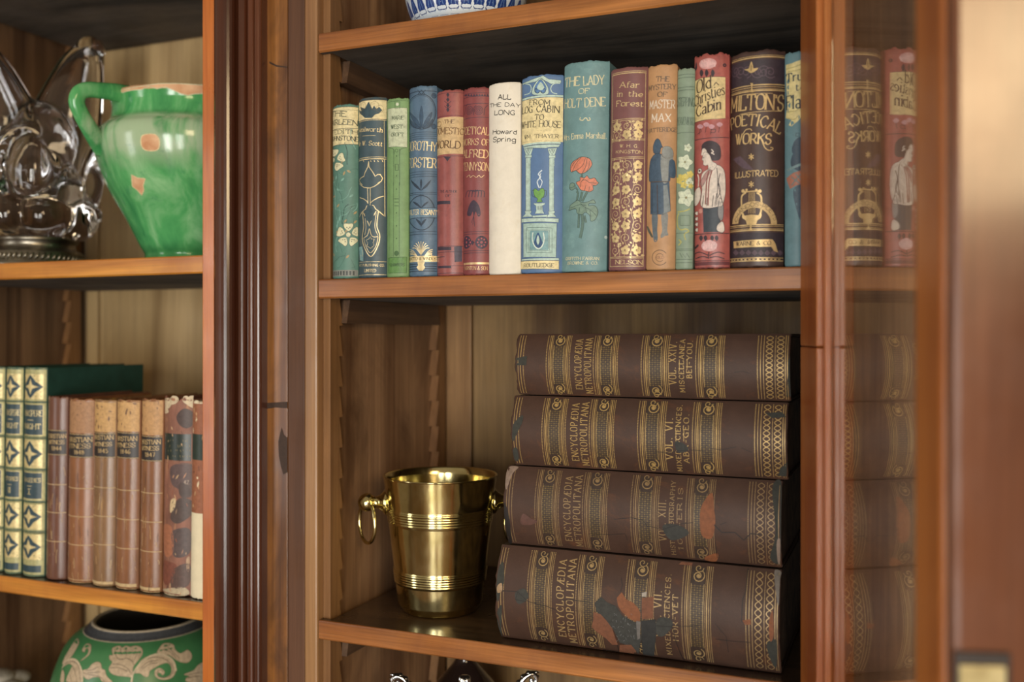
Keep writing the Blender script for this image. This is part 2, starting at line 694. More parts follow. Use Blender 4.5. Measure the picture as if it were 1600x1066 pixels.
# ------------------------------------------------------------------ wood materials
M_SHELF = wood('varnished_shelf_edge', '#7f4b25', '#b5763d', 'X', 16, 0.36, 0.15, '#6d3d22', 0.5, 0.55)
M_SHELFL = wood('amber_shelf_edge', '#a8621f', '#d69238', 'X', 14, 0.34, 0.2, '#95521c', 0.45, 0.45)
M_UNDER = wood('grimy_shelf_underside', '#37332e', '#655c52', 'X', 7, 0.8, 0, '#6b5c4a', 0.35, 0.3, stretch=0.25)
M_TOP = wood('dark_shelf_top', '#2e2118', '#57412e', 'X', 10, 0.3, 0.35)
M_SIDE = wood('worn_pine_side', '#6b4930', '#a37d5a', 'Z', 11, 0.55, 0, '#4d3220', 0.7, 0.45)
M_SIDEL = wood('dark_pine_side', '#4a3323', '#7b5d42', 'Z', 11, 0.35, 0.15, '#3d291b', 0.5, 0.4)
M_BACK = wood('pale_back_panel', '#604528', '#9c7d50', 'Z', 10, 0.6, 0, '#4b3a22', 0.35, 0.4)
M_BACKL = wood('honey_back_panel', '#94784f', '#bfa273', 'Z', 6, 0.6, 0, '#7d6137', 0.25, 0.25)
M_BSTILE = wood('back_frame_stile', '#76532f', '#a98356', 'Z', 10, 0.55, 0, '#5b3c20', 0.4, 0.3)
M_MAHOG = wood('dark_mahogany_moulding', '#3f2014', '#5e3420', 'Z', 9, 0.20, 0.6, None, 0, 0.35, 0.1)
M_STILE = wood('figured_mahogany_stile', '#583013', '#96622e', 'Z', 13, 0.42, 0.15, '#2f190d', 0.8, 0.5)
M_STRIP = wood('brown_stile_strip', '#472a18', '#603e27', 'Z', 14, 0.6, 0, None, 0, 0.3)
M_BEAD = wood('light_brown_bead', '#7a5434', '#9c744a', 'Z', 14, 0.45, 0.1, None, 0, 0.3)
M_ORANGE = wood('orange_jamb_edge', '#a3521f', '#cd7a35', 'Z', 14, 0.34, 0.3, None, 0, 0.3)
M_NOTCH = wood('notched_strip_wood', '#6e4b2b', '#936a40', 'Z', 12, 0.6, 0, '#5d3f24', 0.4, 0.3)
M_BATTEN = wood('batten_wood', '#4a3526', '#77593f', 'Y', 12, 0.55, 0, '#33241a', 0.4, 0.3)
M_DOOR = wood('red_mahogany_door', '#9a5022', '#c87a38', 'Z', 9, 0.42, 0.15, '#7d3a1a', 0.35, 0.35, 0.1)
M_DOORE = wood('polished_door_edge', '#4a2616', '#70442c', 'Z', 8, 0.22, 0.5, '#3c1e14', 0.4, 0.25, 0.05)

# ------------------------------------------------------------------ key levels (camera height is CZ)
YF, YB = 0.900, 1.200
XR0 = XP(497, YF)            # left wall of the right bay
XL1 = XP(316, YF)            # right edge of the left bay opening
XL0 = XP(133, YB)            # left wall of the left bay
XRW = -0.084                 # right wall of the right bay
T = 0.0215
Z_MID = (ZP(500, 436.5, YF) + ZP(1253, 416, YF)) / 2       # tops of the shelves
Z_BOT = (ZP(500, 968.5, YF) + ZP(900, 1025, YF)) / 2
Z_TOPR = (ZP(500, 54, YF) + ZP(772, 10, YF)) / 2
Z_LUP = (ZP(0, 410, YF) + ZP(316, 400, YF)) / 2
Z_LMID = (ZP(0, 902, YF) + ZP(316, 940, YF)) / 2
Z_LTOP = ZP(316, 58, YB) + T
Z_RLOW, Z_LLOW = CZ - 0.62, CZ - 0.66

# ------------------------------------------------------------------ room
tag(MB().box(-2.6, 1.9, -2.9, 1.26, -0.06, 0.0, wood('oak_floor', '#4a3220', '#7a5736', 'Y', 6, 0.45)).build('floor'), kind='structure')
_pl = NT('cream_plaster')
_pl.l(_pl.ramp(_pl.noise(_pl.coord(), 5, 4), [(0.3, hx('#b5a78c')), (0.7, hx('#c4b79c'))]), _pl.b.inputs['Base Color'])
_pl.set(Roughness=0.85)
tag(MB().box(-2.6, 1.9, 1.26, 1.34, 0.0, 2.6, _pl.m).build('wall_back'), kind='structure')

# ------------------------------------------------------------------ bookcase
CASE = tag(empty('bookcase', (XP(400, YF), 1.05, 0)), 'mahogany bookcase with open glazed door, moulded pilaster and notched side strips', 'bookcase')


def part(mb, name, parent=None):
    """child of the case, mesh given in world coordinates"""
    parent = parent or CASE
    o = Vector((0, 0, 0))
    p = parent
    while p:
        o += p.location
        p = p.parent
    mb.v = [(x - o.x, y - o.y, z - o.z) for x, y, z in mb.v]
    return mb.build(name, parent)


ZT = 2.25
part(MB().box(XL0 - 0.022, XL0, YF, YB, 0.09, ZT, M_SIDEL), 'side_panel')
XP0 = XL1 + 0.014           # partition faces
part(MB().box(XP0, XR0, YF + 0.0202, YB, 0.09, ZT, M_SIDE), 'partition')
part(MB().box(XRW, 0.075, YF + 0.002, YB, 0.09, ZT, M_SIDE), 'partition')
# backs: frame stile, groove, panel
xs1, xs2 = XP(695, YB), XP(736, YB)
part(MB().box(XR0 + 0.0005, xs2, YB, YB + 0.016, 0.09, ZT, M_BSTILE, 0.001), 'back_stile')
part(MB().box(xs2 + 0.002, XRW, YB + 0.004, YB + 0.02, 0.09, ZT, M_BACK), 'back_panel')
xl1, xl2 = XP(133, YB), XP(152, YB)
part(MB().box(xl1, xl2, YB, YB + 0.016, 0.09, ZT, M_BACKL, 0.001), 'back_stile')
part(MB().box(xl2 + 0.003, XP0, YB + 0.004, YB + 0.02, 0.09, ZT, M_BACKL), 'back_panel')
# plinth and cornice
part(MB().box(XL0 - 0.03, 0.085, YF - 0.02, YB + 0.02, 0.0, 0.09, M_MAHOG, 0.004), 'plinth')
part(MB().box(XL0 - 0.03, 0.085, YF - 0.02, YB + 0.02, ZT, ZT + 0.03, M_MAHOG, 0.004), 'top_board')
part(MB().prism([(XL0 - 0.06, YF - 0.06), (0.115, YF - 0.06), (0.115, YB + 0.02), (XL0 - 0.06, YB + 0.02)], ZT + 0.03, ZT + 0.09, M_MAHOG), 'cornice')
# front edge of the partition, from left to right
part(MB().box(XP(316, YF - 0.009), XP(335, YF - 0.009), YF - 0.009, YF - 0.0012, 0.09, ZT, M_ORANGE, 0.0012), 'jamb_edge')


def arc_profile(px0, px1, y0, r, n=14):
    """convex moulding between two columns: list of (x,y) from left to right"""
    x0, x1 = XP(px0, y0), XP(px1, y0)
    return [(x0 + (x1 - x0) * (0.5 - 0.5 * cos(pi * i / n)), y0 - r * sin(pi * i / n)) for i in range(n + 1)]


yq = YF - 0.006
pr = [(XP(335.5, yq), yq + 0.008)] + arc_profile(338, 369, yq, 0.013) + [(XP(371, yq), yq + 0.008), (XP(373, yq), yq + 0.008)] \
    + arc_profile(374, 386, yq, 0.006, 10) + [(XP(387, yq), yq + 0.003)] + arc_profile(388, 398, yq - 0.002, 0.004, 8) \
    + arc_profile(399, 409, yq - 0.002, 0.0045, 8) + [(XP(410, yq), yq + 0.010)]
poly = pr + [(pr[-1][0], YF + 0.02), (XP0, YF + 0.02), (XP0, YF - 0.0005), (pr[0][0], YF - 0.0005)]
part(MB().prism(poly, 0.09, ZT, M_MAHOG, smooth=False), 'pilaster_moulding')
sm_ = MB().box(XP(410.5, YF + 0.004), XP(450, YF + 0.004), YF + 0.003, YF + 0.02, 0.09, ZT, M_STILE, 0.0008)
for mark in (((411.5, 630), (449, 628), (449, 638), (430, 637), (411.5, 640)),                       # dark scar across the grain
             ((440, 668), (444, 680), (449, 684), (449, 738), (443, 742), (439, 728), (436, 712), (435, 690)),   # knot at the edge
             ((421, 96), (433, 102), (449, 104), (449, 106), (432, 104.5), (421, 99))):
    sm_.add([(XP(px, YF + 0.003), YF + 0.0027, ZP(px, py, YF + 0.003)) for px, py in reversed(mark)], [tuple(range(len(mark)))], ink('#3a2414', 0.6))
part(sm_, 'stile')
part(MB().box(XP(450.6, YF), XP(476.5, YF), YF - 0.001, YF + 0.02, 0.09, ZT, M_STRIP, 0.001), 'stile_strip')
part(MB().box(XP(477, YF), XR0, YF - 0.002, YF + 0.02, 0.09, ZT, M_BEAD, 0.0022), 'stile_bead')


def notched(x0, x1, yb, depth, sgn, zz, zend, pitch, mat, phase=0.0):
    """saw-toothed support strip on a side wall; teeth point along sgn*y"""
    pts = []
    z = zz + phase
    pts.append((yb, zz))
    while z < zend - 0.001:
        pts.append((yb + sgn * depth, z))
        pts.append((yb + sgn * depth * 0.25, z + pitch - 0.0005))
        z += pitch
    pts.append((yb, z))
    back = [(yb - sgn * 0.016, z), (yb - sgn * 0.016, zz)]
    poly = pts + back
    if sgn < 0:
        poly = poly[::-1]
    part(MB().prism(poly, x0, x1, mat, axis='X'), 'notched_strip')


PIT = 0.0346
zoff = Z_MID - 0.0195 - 40 * PIT
notched(XR0 + 0.0003, XR0 + 0.0095, YF + 0.026, 0.009, 1, max(0.1, zoff), ZT - 0.05, PIT, M_NOTCH)
notched(XR0 + 0.0003, XR0 + 0.0115, YB - 0.026, 0.011, -1, max(0.1, zoff) + 0.0035, ZT - 0.05, PIT, M_NOTCH)
notched(XL0 + 0.0003, XL0 + 0.0115, YB - 0.036, 0.011, -1, max(0.1, zoff) + 0.010, ZT - 0.05, PIT, M_NOTCH)
notched(XL0 + 0.0003, XL0 + 0.0095, YF + 0.026, 0.009, 1, max(0.1, zoff), ZT - 0.05, PIT, M_NOTCH)

# ------------------------------------------------------------------ shelves (loose boards)


def shelf(label, x0, x1, z, mat, lip=True):
    """z: top level; notched round the front strips"""
    t = tag(empty('shelf', ((x0 + x1) / 2, YF, z)), label, 'shelf', None)
    mb = MB()
    e = 0.0018
    ins = 0.0125
    yb = YB - 0.003
    # body: rounded front arris via stepped profile
    prof = [(YF + e, -T), (YF, -T + e), (YF, -e), (YF + e * 0.3, -e * 0.3), (YF + e, 0)]
    ylip = YF + 0.0085
    cx = (x0 + x1) / 2
    vs, n = [], len(prof)
    xa, xb = x0 + 0.0008 - cx, x1 - 0.0005 - cx
    for x in (xa, xb):
        for y, zz in prof:
            vs.append((x, y - YF, zz))
        vs.append((x, ylip - YF, 0))
        vs.append((x, ylip - YF, -T))
    m = n + 2
    fs = [(i, i + 1, m + i + 1, m + i) for i in range(n - 1)]
    mb.add(vs, [f[::-1] for f in fs], mat)
    mb.add(vs, [(n - 1, m + n - 1, m + n, n)], M_TOP)
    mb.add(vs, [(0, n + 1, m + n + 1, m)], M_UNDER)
    mb.add(vs, [tuple(range(m)), tuple(reversed(range(m, 2 * m)))], mat)
    mb.add(vs, [(n, m + n, m + n + 1, n + 1)], mat)
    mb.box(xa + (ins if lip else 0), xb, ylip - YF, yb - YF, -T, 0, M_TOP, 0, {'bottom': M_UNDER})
    mb.build('board', t)
    return t


XRE = XRW - 0.0005
shelf('upper right shelf board of the bookcase, blue and white bowl on it', XR0, XRE, Z_TOPR, M_SHELF)
shelf('shelf board carrying the row of upright cloth-bound books', XR0, XRE, Z_MID, M_SHELF)
shelf('shelf board under the brass bucket and the stack of large brown volumes', XR0, XRE, Z_BOT, M_SHELF)
shelf('lowest right shelf board, mostly out of frame, under the silver stand', XR0, XRE, Z_RLOW, M_SHELF)
shelf('amber shelf board under the crystal vase and green jug', XL0, XP0 - 0.0005, Z_LUP, M_SHELFL)
shelf('left shelf board under the old leather books', XL0, XP0 - 0.0005, Z_LMID, M_SHELFL)
shelf('topmost left shelf board, only its dark underside above the crystal vase seen', XL0, XP0 - 0.0005, Z_LTOP, M_SHELFL)
shelf('lowest left shelf board under the green jar, out of frame', XL0, XP0 - 0.0005, Z_LLOW, M_SHELFL)


def batten(label, x, z, sgn=1):
    """loose bearer between front and back notches, below a shelf whose underside is z"""
    y0, y1 = YF + 0.0365, YB - 0.0385
    xa, xb = x + 0.0005 * sgn, x + 0.0165 * sgn
    t = tag(empty('shelf_batten', (x, (y0 + y1) / 2, z - 0.03)), label, 'shelf support', 'shelf battens on the side walls')
    h = 0.027
    poly = [(y0 - 0.004, z - h), (y1 + 0.004, z - h), (y1 - 0.002, z - 0.0005), (y0 + 0.003, z - 0.0005)]
    mb = MB().prism(poly, min(xa, xb), max(xa, xb), M_BATTEN, axis='X')
    mb.v = [(a - x, b - (y0 + y1) / 2, c - (z - 0.03)) for a, b, c in mb.v]
    mb.build('batten', t)


batten('wooden bearer under the left end of the shelf holding the blue and white bowl', XR0, Z_TOPR - T)
batten('wooden bearer under the left end of the shelf of cloth-bound books', XR0, Z_MID - T)
batten('wooden bearer under the left end of the brass bucket shelf', XR0, Z_BOT - T)

# ------------------------------------------------------------------ open glazed door on the right
DM = 0.30
dl = sqrt(1 + DM * DM)
du = Vector((DM / dl, -1 / dl, 0))        # along the door, away from the hinge
dn = Vector((-1 / dl, -DM / dl, 0))       # inner face normal (towards the books)
gp = Vector((-0.0852, 0.91, 0))           # a point of the glass plane
HG = gp + du * 0.012
DR = empty('door', tuple(HG - CASE.location))
DR.parent = CASE
REC, DT = 0.0125, 0.030


def dbox(u0, u1, d0, d1, z0, z1, mat, bev=0.0012, mats6=None):
    """u along the door, d towards the inner face"""
    mb = MB().box(u0, u1, d0, d1, z0, z1, mat, bev, mats6)
    mb.v = [tuple(du * u + dn * d + Vector((0, 0, z))) for u, d, z in mb.v]
    mb.f = [tuple(reversed(f)) for f in mb.f]
    return mb


DZ0, DZ1 = 0.12, 2.2
DW, SW = 0.373, 0.046
HS = 0.068
m = dbox(0, HS, -0.02, REC, DZ0, CZ - 0.0102, M_DOOR)
m.build('hinge_stile', DR)
dbox(0, HS, -0.02, REC, CZ - 0.0095, DZ1, M_DOOR).build('hinge_stile', DR)
fr = dbox(DW - SW, DW, -0.034, REC, DZ0, DZ1, M_DOOR, 0.003)
fr.build('lock_stile', DR)
dbox(HS, DW - SW, -0.02, REC, DZ0, DZ0 + 0.09, M_DOOR).build('rail', DR)
dbox(HS, DW - SW, -0.02, REC, DZ1 - 0.08, DZ1, M_DOOR).build('rail', DR)
# glazing beads beside the pane
bead = MB()
for u0, u1 in ((HS, HS + 0.007), (DW - SW - 0.006, DW - SW)):
    b = dbox(u0, u1, 0.0012, 0.0075, DZ0 + 0.09, DZ1 - 0.08, M_DOOR, 0.0015)
    bead.add(b.v, b.f, M_DOOR)
bead.build('glazing_bead', DR)
GL_M = NT('old_window_glass')
GL_M.set(Roughness=0.0, IOR=1.52)
GL_M.b.inputs['Transmission Weight'].default_value = 1.0
GL_M.b.inputs['Base Color'].default_value = (0.93, 0.95, 0.93, 1)
_gn = GL_M.noise(GL_M.coord((1, 1, 0.12)), 11, 2)
GL_M.bump(_gn, 0.03, 0.002)
dbox(HS + 0.0005, DW - SW - 0.0005, -0.002, 0.001, DZ0 + 0.0905, DZ1 - 0.0805, GL_M.m, 0).build('glass_pane', DR)
# moulded outer half of the meeting stile and the lock in its edge
mo = MB()
edge = dbox(DW + 0.0003, DW + 0.012, -0.056, REC - 0.0008, DZ0, DZ1, M_DOORE, 0.004)
tag(edge.build('meeting_edge', DR), 'polished meeting edge of the door, strongly out of focus')
M_BRASSD = NT('dull_brass')
M_BRASSD.l(M_BRASSD.ramp(M_BRASSD.noise(M_BRASSD.coord(), 90, 4), [(0.3, hx('#8d7a4d')), (0.7, hx('#c9b98a'))]), M_BRASSD.b.inputs['Base Color'])
M_BRASSD.set(Metallic=0.8, Roughness=0.4)
M_IRON = ink('#2c2019', 0.5)
zl = CZ - 0.157
lk = dbox(DW + 0.0125, DW + 0.0150, -0.0155, 0.0112, zl - 0.09, zl, M_IRON, 0.001)
lk.build('lock_case', DR)
tag(dbox(DW + 0.0152, DW + 0.0165, -0.0125, 0.0095, zl - 0.084, zl - 0.006, M_BRASSD.m, 0.0005).build('lock_plate', DR), 'pale brass plate of the lock')
# ------------------------------------------------------------------ books
_pg = NT('book_page_edges')
_v = _pg.n('ShaderNodeTexCoord')
_mp = _pg.n('ShaderNodeMapping')
_mp.inputs['Scale'].default_value = (900, 3, 3)
_pg.l(_v.outputs['Object'], _mp.inputs['Vector'])
_f = _pg.noise(_mp.outputs[0], 1.0, 2)
_pg.l(_pg.ramp(_f, [(0.3, hx('#8a7350')), (0.7, hx('#cdb98e'))]), _pg.b.inputs['Base Color'])
_pg.set(Roughness=0.8)
M_PAGE = _pg.m
_pg = NT('dusty_dark_page_edges')
_pg.l(_pg.ramp(_pg.noise(_pg.coord((1, 1, 1)), 60, 4), [(0.3, hx('#3b2c20')), (0.7, hx('#6b5540'))]), _pg.b.inputs['Base Color'])
_pg.set(Roughness=0.8)
M_PAGED = _pg.m


def make_book(label, group, w, h, d, mat, loc, rot=(0, 0, 0), A=48, decor=None, board=None, pages=None, seed=1, jag=0.0006, pix=None, cpx=None,
              lipmat=None, bands=None, label_part=None, twist=0.0):
    """spine crown at the origin, book going back along +y; returns the root"""
    rng = random.Random(seed)
    A = radians(A)
    R = (w / 2) / sin(A)
    bul = R * (1 - cos(A))
    root = tag(empty('book', loc, rot), label, 'book', group)
    Wd = 2 * R * A

    def rad(z):
        """outline along the spine: eased ends and raised bands"""
        e = min(z, h - z)
        q = -0.0009 * max(0, 1 - e / 0.0022) ** 2
        for b, bw, bh in (bands or ()):
            t = abs(z - b) / bw
            if t < 1:
                q += bh * (1 - t * t)
        return q

    def surf(x, y, lay=0):
        a = (x / Wd * 2 - 1) * A
        z = h - y
        r = R + rad(max(0, min(h, z))) + lay * 5.5e-5
        return (r * sin(a), R - r * cos(a), z)

    mb = MB()
    nu = 22
    zs = [0, 0.0007, 0.0015, 0.003] + [0.003 + (h - 0.006) * i / 16 for i in range(1, 16)] + [h - 0.003, h - 0.0015, h - 0.0007, h]
    for b, bw, bh in (bands or ()):
        zs += [b + bw * k / 3 for k in (-3, -2, -1, 0, 1, 2, 3)]
    zs = sorted(set(round(z, 6) for z in zs))
    nz = len(zs)
    jt = [jag * (rng.random() * 1.2 - 0.7 + sin(i * 0.7 + seed) * 0.5) for i in range(nu + 1)]
    jb = [jag * 0.6 * rng.random() for i in range(nu + 1)]
    vo, vi = [], []
    for j, z in enumerate(zs):
        for i in range(nu + 1):
            zz = z
            if z > h - 0.004:
                zz = z + jt[i] * (1 - (h - z) / 0.004)
            if z < 0.003:
                zz = z + jb[i] * (1 - z / 0.003)
            p = surf(Wd * i / nu, h - z)
            vo.append((p[0], p[1], zz))
            a = (2 * i / nu - 1) * A
            r = R - 0.0024
            vi.append((r * sin(a), R - r * cos(a), zz))
    k = nu + 1
    fo = [(j * k + i, j * k + i + 1, (j + 1) * k + i + 1, (j + 1) * k + i) for j in range(nz - 1) for i in range(nu)]
    mb.add(vo, fo, mat, True)
    mb.add(vi, [f[::-1] for f in fo], lipmat or mat, True)
    n = len(vo)
    al = vo + vi
    lip = [((nz - 1) * k + i, (nz - 1) * k + i + 1, n + (nz - 1) * k + i + 1, n + (nz - 1) * k + i) for i in range(nu)]
    lip += [(i + 1, i, n + i, n + i + 1) for i in range(nu)]
    mb.add(al, lip, lipmat or mat)
    mb.add(al, [(j * k, (j + 1) * k, n + (j + 1) * k, n + j * k) for j in range(nz - 1)], mat)
    mb.add(al, [((j + 1) * k + nu, j * k + nu, n + j * k + nu, n + (j + 1) * k + nu) for j in range(nz - 1)], mat)
    D = Decal(mb, surf, Wd, h)
    D.cpx = cpx
    D.A, D.R, D.h, D.w = A, R, h, w
    if pix:
        xc, yf, z0, lean = pix

        def pixf(px, py):
            t = tan(phi(px))
            z = ZP(px, py, yf)
            cx = xc + lean * (z - z0)
            cy = yf + R
            # |(tY - cx, Y - cy)| = R
            aa, bb, cc = t * t + 1, -2 * (t * cx + cy), cx * cx + cy * cy - R * R
            ds = bb * bb - 4 * aa * cc
            Y = (-bb - sqrt(ds)) / (2 * aa) if ds > 0 else -bb / (2 * aa)
            X = t * Y
            a = atan2(X - cx, cy - Y)
            a = max(-A * 0.985, min(A * 0.985, a))
            Xs, Ys = cx + R * sin(a), cy - R * cos(a)
            z = ZX(Xs, py, Ys)
            return ((a / A + 1) / 2 * Wd, h - (z - z0))
        D.pix = pixf
    if decor:
        decor(D)
    mb.build('spine', root)
    bt = 0.0026
    bd = board or mat
    for sg in (-1, 1):
        x0, x1 = sorted((sg * (w / 2 - bt), sg * w / 2))
        MB().box(x0 + 0.0001, x1 - 0.0001, bul + 0.0006, d, 0.0002, h - 0.0005, bd, 0.0007).build('cover_board', root)
    MB().box(-w / 2 + bt + 0.0002, w / 2 - bt - 0.0002, bul + 0.003, d - 0.004, 0.0025, h - 0.004, pages or M_PAGE, 0.0004).build('page_block', root)
    return root
# ------------------------------------------------------------------ the row of cloth-bound books: spine designs
C1, C2, C3 = (490, 60, 2.732), (760, 60, 2.7333), (940, 60, 2.734)
Z1, Z2, Z3, Z4 = (500, 140, 7.103), (500, 285, 6.876), (630, 120, 6.662), (630, 280, 6.662)
Z5, Z6, Z7, Z8 = (805, 90, 6.271), (805, 250, 5.922), (1000, 80, 6.273), (1000, 240, 5.76)
Z9, Z10 = (1135, 70, 6.269), (1135, 240, 5.923)
GOLD, PALEG = gold('#d8b56a'), gold('#e6cf95')
CREAM = ink('#dccb94', 0.55)
INK = ink('#2b2a26', 0.6)


def rose(D, cx, cy, r, petal, line, dots=True):
    for k in range(5):
        a = -pi / 2 + 2 * pi * k / 5
        pts = []
        for t, q in ((-0.30, 0.35), (-0.52, 0.72), (-0.38, 0.98), (0, 0.92), (0.38, 0.98), (0.52, 0.72), (0.30, 0.35)):
            pts.append((cx + r * q * cos(a + t), cy + r * q * sin(a + t)))
        D.F(pts, petal, True, 2, line, 0.28)
        if dots:
            for t, q in ((-0.2, 0.62), (0, 0.5), (0.2, 0.62)):
                D.disc(cx + r * q * cos(a + t), cy + r * q * sin(a + t), r * 0.045, line, 4, 6)
    D.disc(cx, cy, r * 0.2, petal, 4, 10, line, 0.3)


def dec_airleen(D):
    rng = random.Random(4)
    cr, dk, pet = ink('#dacb92'), ink('#33413a'), ink('#d3d0a4')
    lt, br, dkg = ink('#6fa596'), ink('#a48b58'), ink('#2f5a4e')
    D.C(*Z1)
    W_, H_ = D.Wd, D.Ht
    y1 = D.pix_mid(612)
    for _ in range(58):       # trailing leaves and stems
        x, y = rng.uniform(0.05, 0.95) * W_, rng.uniform(y1 + 0.004, H_ - 0.016)
        a = rng.uniform(0, 6.28)
        if rng.random() < 0.62:
            p = [(x, y)]
            for k in range(5):
                a += rng.uniform(-0.5, 0.5)
                p.append((min(W_ * 0.97, max(W_ * 0.03, p[-1][0] + 0.004 * cos(a))), min(H_ - 0.012, p[-1][1] + 0.005 * sin(a))))
            D.ribbon(catmull(p), rng.choice((0.0003, 0.0005, 0.0011)), rng.choice((lt, dkg, dkg, lt)), 1)
        else:
            D.leafm(min(max(x, W_ * 0.1), W_ * 0.86), y, 0.0055, 0.0024, a, rng.choice((br, lt, br)), 1)
    D.band(196, 612, cr, 1)
    for y, w in ((232, 0.3), (434, 0.6), (612, 0.5), (196, 0.4)):
        D.rule(y, w, dk)
    D.T('THE', 125, 290, 304, 68, dk)
    D.T('AIRLEEN', 52, 416, 406, 72, dk)
    D.T('EDITH', 165, 416, 500, 54, dk)
    D.T('JOHNSTONE', 58, 424, 582, 66, dk)
    rose(D, 155, 785, 128, pet, dk)
    D.C(*Z2)
    rose(D, 305, 565, 130, pet, dk)
    D.band(945, 1010, ink('#7d8078'), 1)
    x = 0.08
    while x < 0.92:
        D.rectm(W_ * x, D.pix_mid(955), W_ * (x + 0.05), D.pix_mid(1000), ink('#39433f'), 2)
        x += 0.095
    D.C(*Z1)
    D.band(172, 196, ink('#4a4d4c'), 1)


def dec_leaf(D):
    g, nv, dk = PALEG, ink('#2d4a55'), ink('#6a5a33')
    D.C(*Z1)
    D.band(118, 325, CREAM, 1)
    D.F('440,262 425,230 460,240 450,195 500,215 540,135 580,215 600,180 625,215 660,195 690,232 655,268 610,280 575,318 500,318 470,290', nv, False, 2)
    for cx, cy, r in ((480, 185, 42), (605, 180, 48), (665, 215, 40), (450, 240, 36)):
        D.disc(cx, cy, r, None, 2, 18, dk, 0.28)
    D.rule(118, 0.35, dk)
    for y in (325, 340):
        D.rule(y, 0.55, g)
    D.T('Kenilworth', 418, 695, 478, 62, g)
    D.L('470,520 615,512', 0.4, g)
    D.T('Sir W. Scott', 418, 692, 632, 62, g)
    for y, w in ((752, 0.55), (772, 0.9)):
        D.rule(y, w, g)
    D.L('712,340 715,750', 0.45, g)
    # gold outline of the leafy panel
    D.L('716,780 718,1060', 0.9, g)
    D.L('540,800 545,860 590,925 612,965 640,945 668,945 695,985 680,1020 640,1045', 0.9, g)
    D.L('540,800 532,860 500,925 488,965 455,985 438,1010 450,1040 470,1060', 0.9, g)
    for x in (480, 560, 600, 640, 690):
        D.L([(x, 788), (x + 8, 804)], 0.8, g)
    D.C(*Z2)
    D.L('695,0 697,370 630,312 600,290 575,250 560,248', 0.9, g)
    D.L('425,15 470,55 510,62 540,62 585,45 640,8', 0.8, g)
    D.L('512,62 516,230', 0.75, g)
    D.L('540,62 540,250', 0.75, g)
    D.L('428,165 470,180 505,205 516,230', 0.8, g)
    D.L('685,150 630,165 575,195 540,225', 0.8, g)
    D.L('425,375 455,320 490,290 505,250', 0.8, g)
    D.L('460,320 500,390 530,470 560,390 605,310', 0.9, g)
    D.L('455,330 470,470 455,590 470,680 545,800 620,690 642,575 612,470 628,310', 1.0, g, True)
    D.L('478,340 495,480 480,570', 0.5, g, True)
    D.L('605,330 590,480 625,575', 0.5, g, True)
    D.L('470,600 510,570 532,500 548,560 575,588 625,585', 0.7, g, True)
    D.L('470,600 490,680 540,760 600,690 625,590', 0.6, g, True)
    D.F('540,585 555,615 585,610 570,650 580,680 545,712 505,685 515,650 495,625 525,612', nv, False, 3)
    D.L('540,585 555,615 585,610 570,650 580,680 545,712 505,685 515,650 495,625 525,612', 0.5, g, False, 3, True)
    D.F('528,255 560,300 592,300 575,345 585,380 530,440 480,380 490,340 470,305 505,295', nv, False, 3)
    D.F('420,700 455,690 468,760 465,850 430,840', ink('#6f9a9c'), False, 2)
    D.L('430,840 435,780 455,800 460,730', 0.6, g)
    D.rule(855, 0.4, g)
    D.T('ART PUBLISHING CO.', 424, 694, 908, 30, g, gap=2.2)
    D.T('LIMITED', 478, 600, 966, 32, g)
    D.rule(995, 0.45, g)
    D.C(*Z1)
    D.band(86, 112, ink('#4d5350'), 1)


def dec_green(D):
    dk, lb = ink('#2c4a2a'), ink('#bcc6a2')
    D.C(*Z1)
    D.rule(128, 0.3, dk)
    D.frm(832, 130, 886, 215, 0.35, dk)
    D.disc(858, 165, 18, ink('#c9d2b4'), 2)
    D.F('750,222 968,208 968,645 760,645', lb, False, 1, dk, 0.3)
    D.T('MARIE', 800, 925, 338, 46, dk)
    D.T('WEST-', 790, 940, 438, 46, dk)
    D.T('CROFT', 790, 925, 524, 44, dk)
    D.L('760,645 815,665 825,720', 0.4, dk, True)
    D.L('968,645 895,665 885,720', 0.4, dk, True)
    for x in (818, 884):
        D.L([(x, 660), (x, 1066)], 0.45, dk)
    D.disc(850, 680, 18, None, 2, 12, dk, 0.35)
    for y in (740, 960):
        D.disc(850, y, 7, dk, 2, 6)
    D.frm(835, 830, 870, 900, 0.5, dk)
    D.C(*Z2)
    for x in (790, 852):
        D.L([(x, 0), (x, 800)], 0.45, dk)
    for y in (75, 330, 470, 605):
        D.disc(822, y, 7, dk, 2, 6)
    for y in (180, 215, 255):
        D.L([(800, y), (845, y)], 0.6, dk)
    D.disc(822, 765, 26, ink('#3f6a35'), 2, 8, dk, 0.4)
    D.L('750,20 745,800', 0.3, ink('#4c7a3f'))
    D.F('735,815 935,805 930,975 735,980', ink('#568a3d'), False, 1, dk, 0.4)
    D.T('CHAMBERS', 755, 905, 905, 34, dk)


